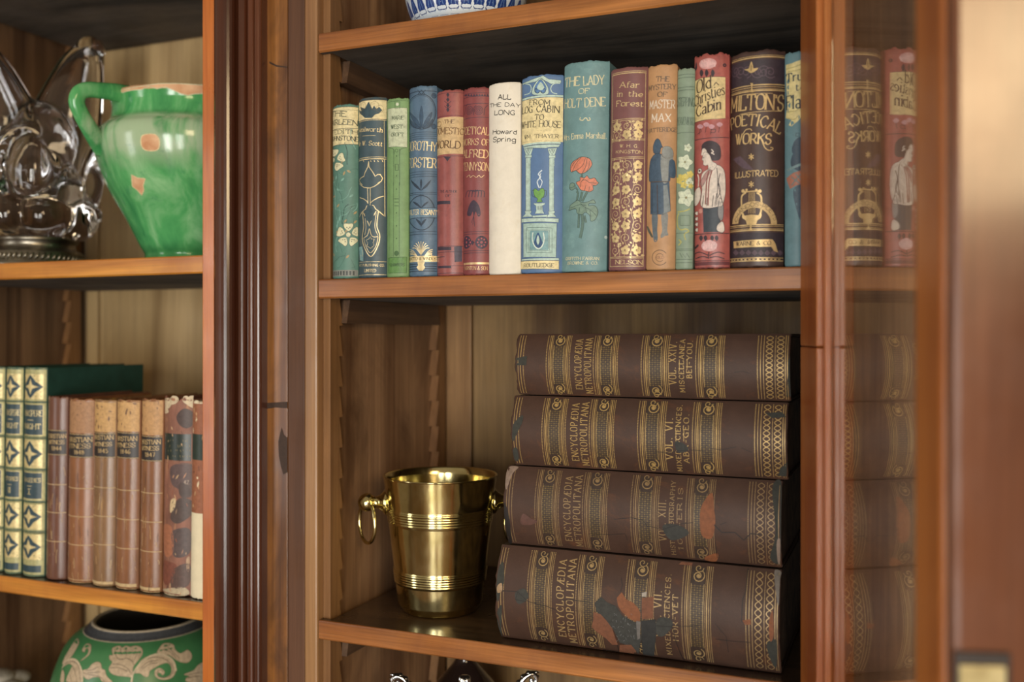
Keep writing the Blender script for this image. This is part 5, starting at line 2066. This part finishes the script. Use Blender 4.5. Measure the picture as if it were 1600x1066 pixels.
class PotDecal(Decal):
    """x: angle * reference radius, y: height above the base; profile [(r,z)] in pot space"""

    def __init__(self, mb, prof, cx, cy, cz, Rref):
        self.prof, self.cx, self.cy, self.cz, self.Rr = prof, cx, cy, cz, Rref

        def surf(x, y, lay=0):
            a = x / Rref
            r = self.rad(y) + lay * 6e-5
            return (r * cos(a), r * sin(a), y)
        Decal.__init__(self, mb, surf, 2 * pi * Rref, prof[-1][1], self.pixf)

    def rad(self, z):
        p = self.prof
        if z <= p[0][1]:
            return p[0][0]
        for (r0, z0), (r1, z1) in zip(p, p[1:]):
            if z0 <= z <= z1 and z1 > z0:
                return r0 + (r1 - r0) * (z - z0) / (z1 - z0)
        return p[-1][0]

    def pixf(self, px, py):
        u, v = (px - 800) / FPX, (HY - py) / FPX
        d = (-_s + u * _c, _c + u * _s, v)
        best, hit = 1e9, None
        t = 0.75
        while t < 1.7:
            X, Y, Z = d[0] * t - self.cx, d[1] * t - self.cy, d[2] * t + CZ - self.cz
            g = sqrt(X * X + Y * Y) - self.rad(Z)
            if g < best:
                best, hit = g, (X, Y, Z)
            if g <= 0:
                break
            t += 0.001
        X, Y, Z = hit
        a = atan2(Y, X)
        if a > pi / 2 + 0.6:
            a -= 2 * pi
        return (a * self.Rr, Z)


def smooth_prof(p, n=6):
    return catmull(p, False, n)


# ------------------------------------------------------------------ brass wine bucket
def brass(name, c1, c2, rough):
    m = NT(name)
    a = m.noise(m.coord(), 26, 5, 0.6, 0.4)
    m.l(m.ramp(a, [(0.3, hx(c1)), (0.7, hx(c2))]), m.b.inputs['Base Color'])
    m.l(m.ramp(m.noise(m.coord((1, 1, 0.4)), 45, 5, 0.7), [(0.35, (rough * 0.6,) * 3), (0.75, (rough * 1.7,) * 3)]), m.b.inputs['Roughness'])
    m.set(Metallic=1.0)
    m.bump(m.noise(m.coord(), 34, 3), 0.05, 0.001)
    return m.m


M_BRASS = brass('tarnished_brass', '#c2b478', '#e2d6a2', 0.15)
bz = Z_BOT
bY = 0.992
bX = XP(688, bY)
sc_b = ZC(bX, bY) / FPX
bh = ZP(688, 743, bY) - bz
Rb, Rt = 0.0465, 0.0655
bk = tag(empty('wine_bucket', (bX, bY, bz)), 'tarnished brass wine bucket with ribbed bands and ring handles, beside the stack of books', 'bucket')


def wall(z):
    t = z / bh
    return Rb + (Rt - Rb) * (0.06 + 0.94 * t) if t > 0.06 else Rb * (0.86 + 0.14 * sqrt(max(0, t / 0.06))) + (Rt - Rb) * 0.06 * (t / 0.06)


zb1, zb2 = ZP(688, 829, bY - 0.055) - bz, ZP(688, 808, bY - 0.055) - bz
zb3, zb4 = ZP(688, 925, bY - 0.05) - bz, ZP(688, 905, bY - 0.05) - bz
prof = [(0.0, 0.0005), (Rb * 0.84, 0.0005)]
N = 220
for i in range(N + 1):
    z = 0.0006 + (bh - 0.0006) * i / N
    r = wall(z)
    for a, b in ((zb1, zb2), (zb3, zb4)):
        if a - 0.001 < z < b + 0.001:
            r += 0.0011 * abs(sin(pi * 5 * (z - a) / (b - a))) + 0.0002
    prof.append((r, z))
prof += [(Rt + 0.0006, bh + 0.0003), (Rt + 0.0008, bh + 0.0010), (Rt, bh + 0.0016), (Rt - 0.0012, bh + 0.0010)]
for i in range(20):
    z = bh * (1 - i / 20.5)
    prof.append((wall(z) - 0.0022, z))
prof.append((0.0, 0.005))
MB().lathe(prof, M_BRASS, 96).build('bucket_body', bk)
va = phi(688)
rd = Vector((cos(va), -sin(va), 0))          # to the right across the view
hz = ZP(572, 775, bY) - bz
for sg in (-1, 1):
    kb = MB()
    r0 = wall(hz)
    ax = rd * sg
    pts = [(r0 - 0.001, 0.0150), (r0 + 0.0015, 0.0145), (r0 + 0.0045, 0.0110), (r0 + 0.008, 0.0080), (r0 + 0.012, 0.0066), (r0 + 0.0145, 0.0072), (r0 + 0.016, 0.0085)]
    kb.tube([ax * a + Vector((0, 0, hz)) for a, b in pts], [b for a, b in pts], M_BRASS, 24)
    c = ax * (r0 + 0.022) + Vector((0, 0, hz))
    kb.ball(tuple(c), 0.0106, M_BRASS, 20, 12)
    kn = kb.build('handle_knob', bk)
    # hanging ring, its plane roughly across the knob's axis, turned a little
    dpt = Vector((sin(va), cos(va), 0))
    q = (dpt * 0.86 + rd * 0.5 * (-sg) * -1).normalized()
    rg = MB()
    R1 = 0.0215
    rc = c + Vector((0, 0, -0.0235))
    rg.tube([rc + q * (R1 * cos(2 * pi * k / 40)) * 0.95 + Vector((0, 0, R1 * 1.08 * sin(2 * pi * k / 40))) for k in range(41)], 0.0021, M_BRASS, 10, caps=False)
    rg.build('ring', kn)

# ------------------------------------------------------------------ green glazed jug
jY = 1.03
jX = XP(295, jY)
jz = Z_LUP
ks = ZC(jX, jY) / FPX


def jzz(py):
    return (HY - py) * ks + CZ - jz


jp = [(0.054, 0.0003), (0.0565, 0.006), (0.0560, jzz(399)), (0.0615, jzz(388)), (0.0797, jzz(345)), (0.1005, jzz(302)), (0.1152, jzz(259)), (0.1190, jzz(233)), (0.1160, jzz(217)),
      (0.1075, jzz(207)), (0.1000, jzz(199)), (0.0970, jzz(188)), (0.0965, jzz(176)), (0.0985, jzz(167))]
jtop = jp[-1][1]
gz = NT('green_pot_glaze')
v1 = gz.coord((1, 1, 0.22))
n1 = gz.noise(v1, 28, 5, 0.6, 0.6)
col = gz.ramp(n1, [(0.28, hx('#2f7a48')), (0.5, hx('#52a060')), (0.72, hx('#8cc08c'))])
n2 = gz.noise(gz.coord((1, 1, 0.22)), 24, 6, 0.6, 0.5)
sp = gz.n('ShaderNodeSeparateXYZ')
tc = gz.n('ShaderNodeTexCoord')
gz.l(tc.outputs['Object'], sp.inputs[0])
# thin pale glaze running down from the shoulder
mz = gz.n('ShaderNodeMapRange')
mz.inputs['From Min'].default_value = jzz(287)
mz.inputs['From Max'].default_value = jzz(252)
gz.l(sp.outputs['Z'], mz.inputs['Value'])
mz2 = gz.n('ShaderNodeMapRange')
mz2.inputs['From Min'].default_value = jzz(200)
mz2.inputs['From Max'].default_value = jzz(207)
gz.l(sp.outputs['Z'], mz2.inputs['Value'])
mm = gz.n('ShaderNodeMath', operation='MULTIPLY')
gz.l(mz.outputs[0], mm.inputs[0])
gz.l(mz2.outputs[0], mm.inputs[1])
ad = gz.n('ShaderNodeMath', operation='MULTIPLY')
gz.l(mm.outputs[0], ad.inputs[0])
gz.l(gz.ramp(n2, [(0.40, (0, 0, 0)), (0.55, (0.85, 0.85, 0.85))]), ad.inputs[1])
col = gz.mix(ad.outputs[0], col, hx('#a9bb9c'))
n3 = gz.noise(gz.coord(), 42, 5, 0.7)
col = gz.mix(gz.ramp(n3, [(0.60, (0, 0, 0)), (0.72, (0.35,) * 3)]), col, hx('#1f6a52'))
gz.l(col, gz.b.inputs['Base Color'])
gz.set(Roughness=0.14)
gz.bump(gz.noise(gz.coord(), 30, 4), 0.15, 0.0015)
_tr = NT('terracotta')
_tr.l(_tr.ramp(_tr.noise(_tr.coord(), 60, 5), [(0.3, hx('#c08a62')), (0.7, hx('#dcb48e'))]), _tr.b.inputs['Base Color'])
_tr.set(Roughness=0.8)
M_TERRA = _tr.m
jg = tag(empty('jug', (jX, jY, jz)), 'green glazed earthenware jug with chipped terracotta rim, beside the crystal vase', 'jug')
sp_ = smooth_prof(jp, 6)
mb = MB()
full = [(0.0, 0.0003)] + sp_
mats = [gz.m] * (len(full) - 1)
lip = [(0.0985, jtop + 0.003), (0.0965, jtop + 0.006), (0.0925, jtop + 0.0065), (0.0890, jtop + 0.003), (0.0880, jtop - 0.01), (0.0910, jtop - 0.03), (0.1050, jtop - 0.07), (0.106, jzz(250)), (0.09, jzz(310)), (0.05, 0.012), (0.0, 0.010)]
full += lip
mats += [M_TERRA] * len(lip)
mb.lathe(full, gz.m, 96, mats=mats + [gz.m])
PD = PotDecal(mb, sp_ + [(0.0985, jtop + 0.003)], jX, jY, jz, 0.1)
PD.C(0, 0, 2.318)
PD.F('512,500 525,488 560,487 577,505 576,535 560,546 530,545 514,530', M_TERRA, True, 4, ink('#d9c48c'), 1.2)
PD.F('478,634 500,645 527,648 520,672 522,690 515,708 500,690 482,676', M_TERRA, False, 4, ink('#d9c48c'), 1.2)
# chipped rim: bare clay showing in an uneven band
up = [(430, 331), (470, 320), (520, 312), (580, 304), (650, 304), (720, 308), (790, 316)]
lo = [(790, 352), (760, 342), (735, 340), (705, 341), (680, 346), (655, 340), (630, 328), (600, 316), (570, 322), (540, 314), (515, 324), (485, 326), (465, 330), (445, 336)]
PD.F(up + lo, M_TERRA, False, 4, ink('#c9c59a'), 1.0)
mb.build('jug_body', jg)
va_j = phi(295)
rj = Vector((cos(va_j), -sin(va_j), 0))
fj = Vector((sin(va_j), cos(va_j), 0))


def jl(px, py, off=0.0):
    """point beside the jug in the plane across the view"""
    k = ks - off / FPX
    return rj * ((px - 295) * k) + Vector((0, 0, (HY - py) * k + CZ - jz)) - fj * off


hp = [jl(206, 156, 0.035), jl(188, 152, 0.050), jl(168, 151, 0.060), jl(150, 151, 0.068), jl(138, 157, 0.072), jl(134, 171, 0.072), jl(140, 188, 0.068), jl(149, 205, 0.062), jl(160, 223, 0.052), jl(172, 240, 0.036)]
hp = [Vector(p) for p in catmull([tuple(p) for p in hp], False, 5)]
hb = MB().tube(hp, [0.0078 + 0.0030 * abs(2 * i / (len(hp) - 1) - 1) ** 3 for i in range(len(hp))], gz.m, 16, 1.25, up=tuple(fj))
hb.build('handle', jg)

# ------------------------------------------------------------------ crystal vase on a pewter foot
cY = 1.0
cX = XP(57, cY)
cz = Z_LUP
kc = ZC(cX, cY) / FPX
cv = tag(empty('crystal_vase', (cX, cY, cz)), 'free-form clear crystal vase with two flared lips on a pewter foot', 'vase')
va_c = phi(57)
rc_ = Vector((cos(va_c), -sin(va_c), 0))
fc_ = Vector((sin(va_c), cos(va_c), 0))


def cl(px, py, off=0.0):
    return rc_ * ((px - 57) * kc) + Vector((0, 0, (HY - py) * kc + CZ - cz)) - fc_ * (off * kc)


glass = NT('clear_crystal')
glass.set(Roughness=0.0, IOR=1.5)
glass.b.inputs['Transmission Weight'].default_value = 1.0
glass.b.inputs['Base Color'].default_value = (0.97, 0.975, 1.0, 1)
g = MB()


def blob(px, py, off, rx, ry, rz=None):
    c = cl(px, py, off)
    g.ball(tuple(c), kc, glass.m, 24, 16, rx, rx if rz is None else rz, ry)


def limb(pts, flat=0.6):
    q = catmull([(a, b, o, r) for a, b, o, r in pts], False, 5)
    g.tube([cl(a, b, o) for a, b, o, r in q], [r * kc for a, b, o, r in q], glass.m, 20, flat, up=tuple(rc_))
    a, b, o, r = q[-1]
    g.ball(tuple(cl(a, b, o)), r * kc, glass.m, 16, 10)


blob(57, 300, 0, 78, 62, 60)
blob(57, 230, 0, 66, 70, 52)
limb([(76, 270, 0, 56), (94, 205, -3, 56), (108, 150, -6, 47), (121, 102, -6, 36), (130, 78, -6, 28), (135, 66, -5, 22)], 0.6)
limb([(38, 270, 0, 54), (18, 205, 4, 52), (2, 155, 6, 44), (-12, 118, 6, 36), (-22, 98, 6, 28), (-28, 88, 6, 22)], 0.6)
for a in range(7):
    t = 2 * pi * a / 7 + 0.4
    c = cl(57 + 56 * cos(t), 342, -42 * sin(t))
    g.ball(tuple(c), kc * 40, glass.m, 18, 12, 1, 1, 0.85)
limb([(20, 330, 40, 16), (-2, 280, 46, 13), (16, 225, 48, 11), (50, 212, 50, 10), (80, 240, 48, 11), (84, 290, 46, 13), (70, 335, 42, 15)], 1.0)
limb([(96, 350, 30, 17), (128, 320, 26, 15), (140, 280, 16, 14), (132, 230, 6, 13), (124, 180, 0, 12)], 1.0)
limb([(100, 365, 34, 13), (118, 355, 34, 13), (140, 335, 24, 12)], 1.0)
blob(45, 272, 50, 34, 50, 22)
blob(57, 372, 0, 46, 22, 46)
gb = g.build('glass_body', cv)
rm = gb.modifiers.new('merge', 'REMESH')
rm.mode = 'VOXEL'
rm.voxel_size = 0.0028
rm.use_smooth_shade = True
smo = gb.modifiers.new('soften', 'SMOOTH')
smo.factor = 0.6
smo.iterations = 14
# the hollow inside: air surface facing inwards
g = MB()
limb([(70, 285, 0, 34), (92, 210, -3, 44), (107, 152, -6, 37), (120, 106, -6, 27), (129, 82, -6, 18), (133, 74, -5, 12)], 0.52)
limb([(44, 285, 0, 34), (20, 210, 4, 42), (3, 157, 6, 34), (-11, 122, 6, 26), (-21, 102, 6, 18), (-26, 95, 6, 12)], 0.52)
blob(57, 270, -6, 44, 46, 28)
gh = g.build('hollow', cv)
rm = gh.modifiers.new('merge', 'REMESH')
rm.mode = 'VOXEL'
rm.voxel_size = 0.0024
rm.use_smooth_shade = True
smo = gh.modifiers.new('soften', 'SMOOTH')
smo.factor = 0.6
smo.iterations = 12
bpy.context.view_layer.update()
_me = bpy.data.meshes.new_from_object(gh.evaluated_get(bpy.context.evaluated_depsgraph_get()))
_me.flip_normals()
gh.modifiers.clear()
gh.data = _me
tag(gh, 'clear hollow inside the crystal')
pew = NT('pewter')
pew.l(pew.ramp(pew.noise(pew.coord(), 40, 5), [(0.3, hx('#6c665c')), (0.7, hx('#a39c8c'))]), pew.b.inputs['Base Color'])
pew.set(Metallic=1.0, Roughness=0.33)
fm = MB()
fm.lathe([(0, 0.0004), (0.0665, 0.0004), (0.068, 0.003), (0.067, 0.006), (0.0625, 0.009), (0.0625, 0.020), (0.058, 0.024), (0.052, 0.027), (0.051, 0.034), (0.054, 0.038), (0.055, 0.041), (0.050, 0.043), (0, 0.043)], pew.m, 72)
for k in range(54):
    a = 2 * pi * k / 54
    c = Vector((0.0628 * cos(a), 0.0628 * sin(a), 0.0145))
    tdir = Vector((-sin(a), cos(a), 0)) * 0.003
    fm.tube([c - tdir + Vector((0, 0, -0.0045)), c, c + tdir + Vector((0, 0, 0.0045))], [0.0012, 0.0021, 0.0012], pew.m, 8)
fm.build('pewter_foot', cv)

# ------------------------------------------------------------------ green jar with scrolling leaves
gY = 1.042
gX = XP(232, gY)
gzb = Z_LLOW
kg = ZC(gX, gY) / FPX


def gzz(py):
    return (HY - py) * kg + CZ - gzb


gp_ = [(0.070, 0.0004), (0.072, 0.006), (0.078, 0.02), (0.106, 0.075), (0.1275, 0.145), (0.1275, gzz(1068)), (0.1240, gzz(1046)), (0.1170, gzz(1022)), (0.1085, gzz(1000)), (0.0975, gzz(985)), (0.0840, gzz(975))]
gsp = smooth_prof(gp_, 6)
gjm = NT('green_enamel')
gjm.l(gjm.ramp(gjm.noise(gjm.coord(), 14, 4), [(0.3, hx('#35683f')), (0.7, hx('#4d8455'))]), gjm.b.inputs['Base Color'])
gjm.set(Roughness=0.28)
slate = ink('#45474a', 0.3)
rimc = ink('#b4a488', 0.35)
gj = tag(empty('jar', (gX, gY, gzb)), 'green jar with cream scrolling leaves and a slate collar, on the lowest left shelf', 'jar')
mb = MB()
n0 = len(gsp)
neck = [(0.0828, gzz(974)), (0.0805, gzz(972)), (0.0775, gzz(970)), (0.0765, gzz(967)), (0.0735, gzz(965.5)), (0.0735, gzz(964)), (0.0720, gzz(962)), (0.0695, gzz(962)), (0.0675, gzz(964)), (0.066, gzz(972)), (0.07, gzz(985)), (0.1, gzz(1020)), (0.112, gzz(1060)), (0.1, 0.05), (0, 0.01)]
mats = [gjm.m] * n0 + [rimc] + [slate] * 5 + [rimc] * 3 + [ink('#2a2622', 0.5)] * 6
full = [(0, 0.0004)] + gsp + neck
mb.lathe(full, gjm.m, 96, mats=(mats + [slate] * 40)[:len(full)])
PD = PotDecal(mb, gsp, gX, gY, gzb, 0.12)
PD.C(80, 940, 6.667)
cm, dk_ = ink('#bda583', 0.35), ink('#3c3a30', 0.4)


def leaf(src, lines=(), sm=True):
    PD.F(src, cm, sm, 2, ink('#8d7a5c'), 0.5)
    for s_ in lines:
        PD.L(s_, 0.5, dk_, True, 4)


leaf('825,838 830,790 690,770 620,740 605,690 640,630 610,600 612,560 645,555 640,490 680,465 720,462 745,478 780,460 825,475 850,465 900,462 945,490 950,550 910,610 870,660 855,700 850,838',
     ('670,480 680,570 720,600 790,590 840,615 865,660', '640,650 720,655 790,690 825,740', '620,690 720,690 800,730', '720,480 740,560', '780,475 790,560', '880,500 860,560', '905,520 870,600'))
leaf('1100,530 1150,450 1210,432 1270,450 1290,500 1340,540 1380,520 1420,505 1455,540 1460,590 1420,635 1360,635 1300,610 1230,560 1150,545', ('1150,500 1230,520 1300,590', '1200,460 1260,520 1330,590'))
leaf('860,740 900,680 930,620 1000,575 1100,545 1180,560 1250,600 1290,660 1295,730 1260,790 1190,815 1120,805 1080,770 1080,720 1110,695 1150,700 1180,735 1160,765 1140,750 1110,740 1120,780 1180,790 1240,760 1250,690 1210,640 1130,660 1080,690 1030,720 1010,780 970,780 930,750',
     ('870,740 930,640 1020,590 1110,580 1200,610 1265,690 1240,770 1180,795 1115,780 1105,735 1140,710 1170,740', '930,690 1010,630 1110,610', '950,700 1030,650 1110,640'))
leaf('330,720 390,700 430,650 490,628 525,650 530,700 565,715 570,760 600,800 640,838 540,838 500,790 440,790 390,810 340,780', ('330,740 400,760 460,770 520,790 560,830', '360,720 430,710 490,680', '380,740 450,740 520,730'))
leaf('120,690 160,630 210,600 260,610 300,660 325,740 335,838 270,838 260,760 240,690 200,650 160,660', ('150,650 210,625 260,640 295,700 310,838',))
leaf('165,800 200,720 230,680 260,760 268,838 165,838', ('200,760 215,838',))
leaf('120,640 180,520 230,440 275,385 290,440 240,540 190,600 140,650', ())
leaf('330,510 360,450 400,438 425,465 415,530 370,580 300,625 380,555 395,500 370,490 355,525', ())
leaf('1380,760 1440,735 1490,710 1530,660 1600,640 1620,838 1420,838 1400,800 1440,780', ('1400,765 1470,755 1540,740', '1420,800 1500,780 1560,780'))
leaf('100,838 110,740 125,710 140,760 135,838', ())
for s_, w_ in (('835,838 860,740 930,640 1020,575 1110,548 1200,565 1270,620 1298,720', 2.0), ('330,838 325,740 290,640 230,600 160,620 115,700', 2.0)):
    PD.L(s_, w_, ink('#c9b592', 0.35), True, 5)
rng = random.Random(9)
for k in range(7):      # the pattern carried on round the back
    a0 = 0.9 + k * 0.42
    for q in range(3):
        x, y = (a0 + 0.1 * q) * 0.12, 0.09 + 0.05 * q
        PD.scrollm(x, y, 0.018, rng.random() * 6, 1.3, 0.005, cm, 2, rng.choice((1, -1)))
        PD.leafm(x, y, 0.03, 0.014, rng.random() * 6, cm, 2)
mb.build('jar_body', gj)

# ------------------------------------------------------------------ blue and white bowl
oY = 1.0
oX = XP(728, oY)
oz = Z_TOPR
ko = ZC(oX, oY) / FPX
zo = (HY - 30) * ko + CZ - oz          # height of the pattern row seen just above the shelf edge
bp = [(0.042, 0.0004), (0.042, 0.008), (0.047, 0.012), (0.0575, zo - 0.010), (0.0638, zo), (0.0702, zo + 0.022), (0.0755, zo + 0.05), (0.080, zo + 0.085)]
bsp = smooth_prof(bp, 5)
_po = NT('white_porcelain')
_po.l(_po.ramp(_po.noise(_po.coord(), 12, 3), [(0.3, hx('#c3d2e2')), (0.7, hx('#e2e8ec'))]), _po.b.inputs['Base Color'])
_po.set(Roughness=0.12)
bw = tag(empty('porcelain_bowl', (oX, oY, oz)), 'blue and white porcelain bowl, its base just showing at the top edge', 'bowl')
mb = MB()
ht = bsp[-1][1]
mb.lathe([(0, 0.0004)] + bsp + [(0.0805, ht + 0.001), (0.0795, ht + 0.002), (0.077, ht), (0.072, zo + 0.05), (0.06, zo), (0.03, 0.018), (0, 0.016)], _po.m, 96)
PD = PotDecal(mb, bsp, oX, oY, oz, 0.065)
cob, pb, wb = ink('#1f3f86', 0.15), ink('#6f9ad0', 0.15), ink('#e6ecef', 0.15)
NP = 28
Rr = 0.065
for k in range(NP):
    x = 2 * pi * Rr * k / NP - pi * Rr
    s = pi * Rr / NP
    y0, y1 = zo - 0.012, zo + 0.015
    PD.fillm([(x - s * 0.9, y0), (x + s * 0.9, y0), (x + s * 0.85, y0 + 0.012), (x + s * 0.4, y1 - 0.004), (x, y1), (x - s * 0.4, y1 - 0.004), (x - s * 0.85, y0 + 0.012)], cob, 1)
    PD.fillm([(x + s - s * 0.22, y0), (x + s + s * 0.22, y0), (x + s, y0 + 0.009)], wb, 2)
    PD.ribbon([(x - s * 0.5, y0 + 0.003), (x, y1 - 0.004), (x + s * 0.5, y0 + 0.003)], 0.0006, pb, 3)
for yy, w_, m_ in ((zo + 0.0185, 0.0007, cob), (zo + 0.021, 0.0016, pb), (zo + 0.030, 0.0008, cob), (zo + 0.036, 0.004, pb), (zo + 0.046, 0.001, cob)):
    PD.rectm(-pi * Rr, yy - w_ / 2, pi * Rr, yy + w_ / 2, m_, 2)
for k in range(18):
    x = 2 * pi * Rr * k / 18 - pi * Rr
    PD.leafm(x, zo + 0.030, 0.014, 0.006, 0.9, pb, 1)
    PD.leafm(x + 0.006, zo + 0.033, 0.013, 0.006, 2.1, cob, 1)
mb.build('bowl_body', bw)

# ------------------------------------------------------------------ silver stand and dark decanter under the bucket shelf
sil = NT('polished_silver')
sil.l(sil.ramp(sil.noise(sil.coord(), 60, 4), [(0.3, hx('#b9bcc0')), (0.7, hx('#e6e6e6'))]), sil.b.inputs['Base Color'])
sil.set(Metallic=1.0, Roughness=0.12)
sY = 0.985
sX = XP(726, sY)
szb = Z_RLOW
kS = ZC(sX, sY) / FPX
va_s = phi(726)
rs = Vector((cos(va_s), -sin(va_s), 0))
st = tag(empty('silver_stand', (sX, sY, szb)), 'ornate silver stand with two scroll handles and fluted finial, cut off by the bottom edge', 'silver stand')


def sl(px, py):
    return rs * ((px - 726) * kS) + Vector((0, 0, (HY - py) * kS + CZ - szb))


zt_ = (HY - 1056) * kS + CZ - szb
MB().lathe([(0, 0.0004), (0.046, 0.0004), (0.047, 0.004), (0.043, 0.010), (0.03, 0.016), (0.012, 0.03), (0.009, 0.06), (0.014, 0.075), (0.010, 0.085), (0.012, 0.10), (0.040, 0.112), (0.043, 0.118), (0.040, 0.121), (0, 0.124)], sil.m, 64).build('base', st)
fl = MB()
nf = 96
zs = [(0.010, 0.124), (0.0065, 0.13), (0.0065, 0.145), (0.0058, zt_ - 0.03), (0.0062, zt_ - 0.006), (0.0060, zt_ - 0.001), (0.004, zt_)]
vs, fs = [], []
for r, z in zs:
    for k in range(nf):
        a = 2 * pi * k / nf
        q = r * (1 + 0.10 * cos(10 * a))
        vs.append((q * cos(a), q * sin(a), z))
for j in range(len(zs) - 1):
    for k in range(nf):
        fs.append((j * nf + k, j * nf + (k + 1) % nf, (j + 1) * nf + (k + 1) % nf, (j + 1) * nf + k))
fs.append(tuple(range((len(zs) - 1) * nf, len(zs) * nf)))
fl.add(vs, fs, sil.m, True)
fl.build('finial', st)
for sg in (-1, 1):
    hm = MB()
    # an acanthus scroll rising from the base and curling over at the top
    pts = [(726 + sg * 46, 1150), (726 + sg * 70, 1120), (726 + sg * 84, 1095), (726 + sg * 86, 1076), (726 + sg * 92, 1062), (726 + sg * 101, 1055.5), (726 + sg * 108, 1055), (726 + sg * 113, 1061), (726 + sg * 110, 1068), (726 + sg * 104, 1066), (726 + sg * 104.5, 1062)]
    q = catmull(pts, False, 6)
    n = len(q)
    hm.tube([sl(*p) for p in q], [0.0042 - 0.0022 * i / n for i in range(n)], sil.m, 12, 1.5)
    pts = [(726 + sg * 110, 1120), (726 + sg * 112, 1095), (726 + sg * 100, 1076), (726 + sg * 88, 1070), (726 + sg * 80, 1072), (726 + sg * 79, 1078)]
    q = catmull(pts, False, 5)
    hm.tube([sl(*p) for p in q], 0.0016, sil.m, 10)
    for px, py, r in ((84, 1090, 0.0046), (92, 1059, 0.0036), (100, 1053.5, 0.0034), (108, 1053.5, 0.003), (114, 1059, 0.0026), (86, 1068, 0.0042)):
        hm.ball(tuple(sl(726 + sg * px, py)), r, sil.m, 12, 8, 1, 1, 0.8)
    hm.tube([sl(726 + sg * 106, 1056), sl(726 + sg * 113, 1052), sl(726 + sg * 117, 1053.5)], [0.002, 0.0016, 0.0006], sil.m, 8)
    hm.build('scroll_handle', st)

dY = 1.095
dX = XP(727, dY)
kd = ZC(dX, dY) / FPX
dc = tag(empty('decanter', (dX, dY, szb)), 'dark glossy decanter shoulder behind the silver stand', 'decanter')
dm = NT('dark_glossy_glass')
dm.set(Roughness=0.08, **{'Base Color': (0.018, 0.010, 0.008, 1), 'Coat Weight': 0.5})


def dz(py):
    return (HY - py) * kd + CZ - szb


MB().lathe([(0, 0.0004), (0.052, 0.0004), (0.055, 0.004), (0.055, 0.05), (0.054, 0.10), (0.049, dz(1090)), (0.036, dz(1066)), (0.025, dz(1050)), (0.0165, dz(1038)), (0.0125, dz(1030)), (0.0115, dz(1010)), (0.015, dz(1006)), (0.015, dz(1003)), (0, dz(1002))], dm.m, 64).build('decanter_body', dc)

# ------------------------------------------------------------------ pale lumpy ornament at the bottom left corner
oY2 = 0.985
oX2 = XP(8, oY2)
k2 = ZC(oX2, oY2) / FPX
orn = tag(empty('ceramic_ornament', (oX2, oY2, gzb)), 'pale grey lumpy ceramic ornament in the bottom left corner, mostly out of frame', 'ornament')
pc = ink('#a9a294', 0.5)
zz = (HY - 1046) * k2 + CZ - gzb
om = MB()
om.lathe([(0, 0.0004), (0.03, 0.0004), (0.032, 0.006), (0.02, 0.02), (0.026, 0.06), (0.038, zz - 0.06), (0.034, zz - 0.03), (0, zz - 0.022)], pc, 48)
om.build('pedestal', orn)
rng = random.Random(2)
for (dx, dy_, dzz, r, fx, fz) in ((-0.012, -0.004, -0.012, 0.024, 1.1, 0.45), (0.014, -0.008, -0.020, 0.018, 1.0, 0.5), (0.0, 0.018, -0.018, 0.020, 1.0, 0.5), (-0.024, 0.01, -0.026, 0.016, 1, 0.6), (0.028, 0.004, -0.030, 0.012, 1, 0.6), (0.0, -0.022, -0.032, 0.016, 1.2, 0.5)):
    MB().ball((dx, dy_, zz + dzz), r, pc, 20, 12, fx, 1, fz).build('petal', orn)
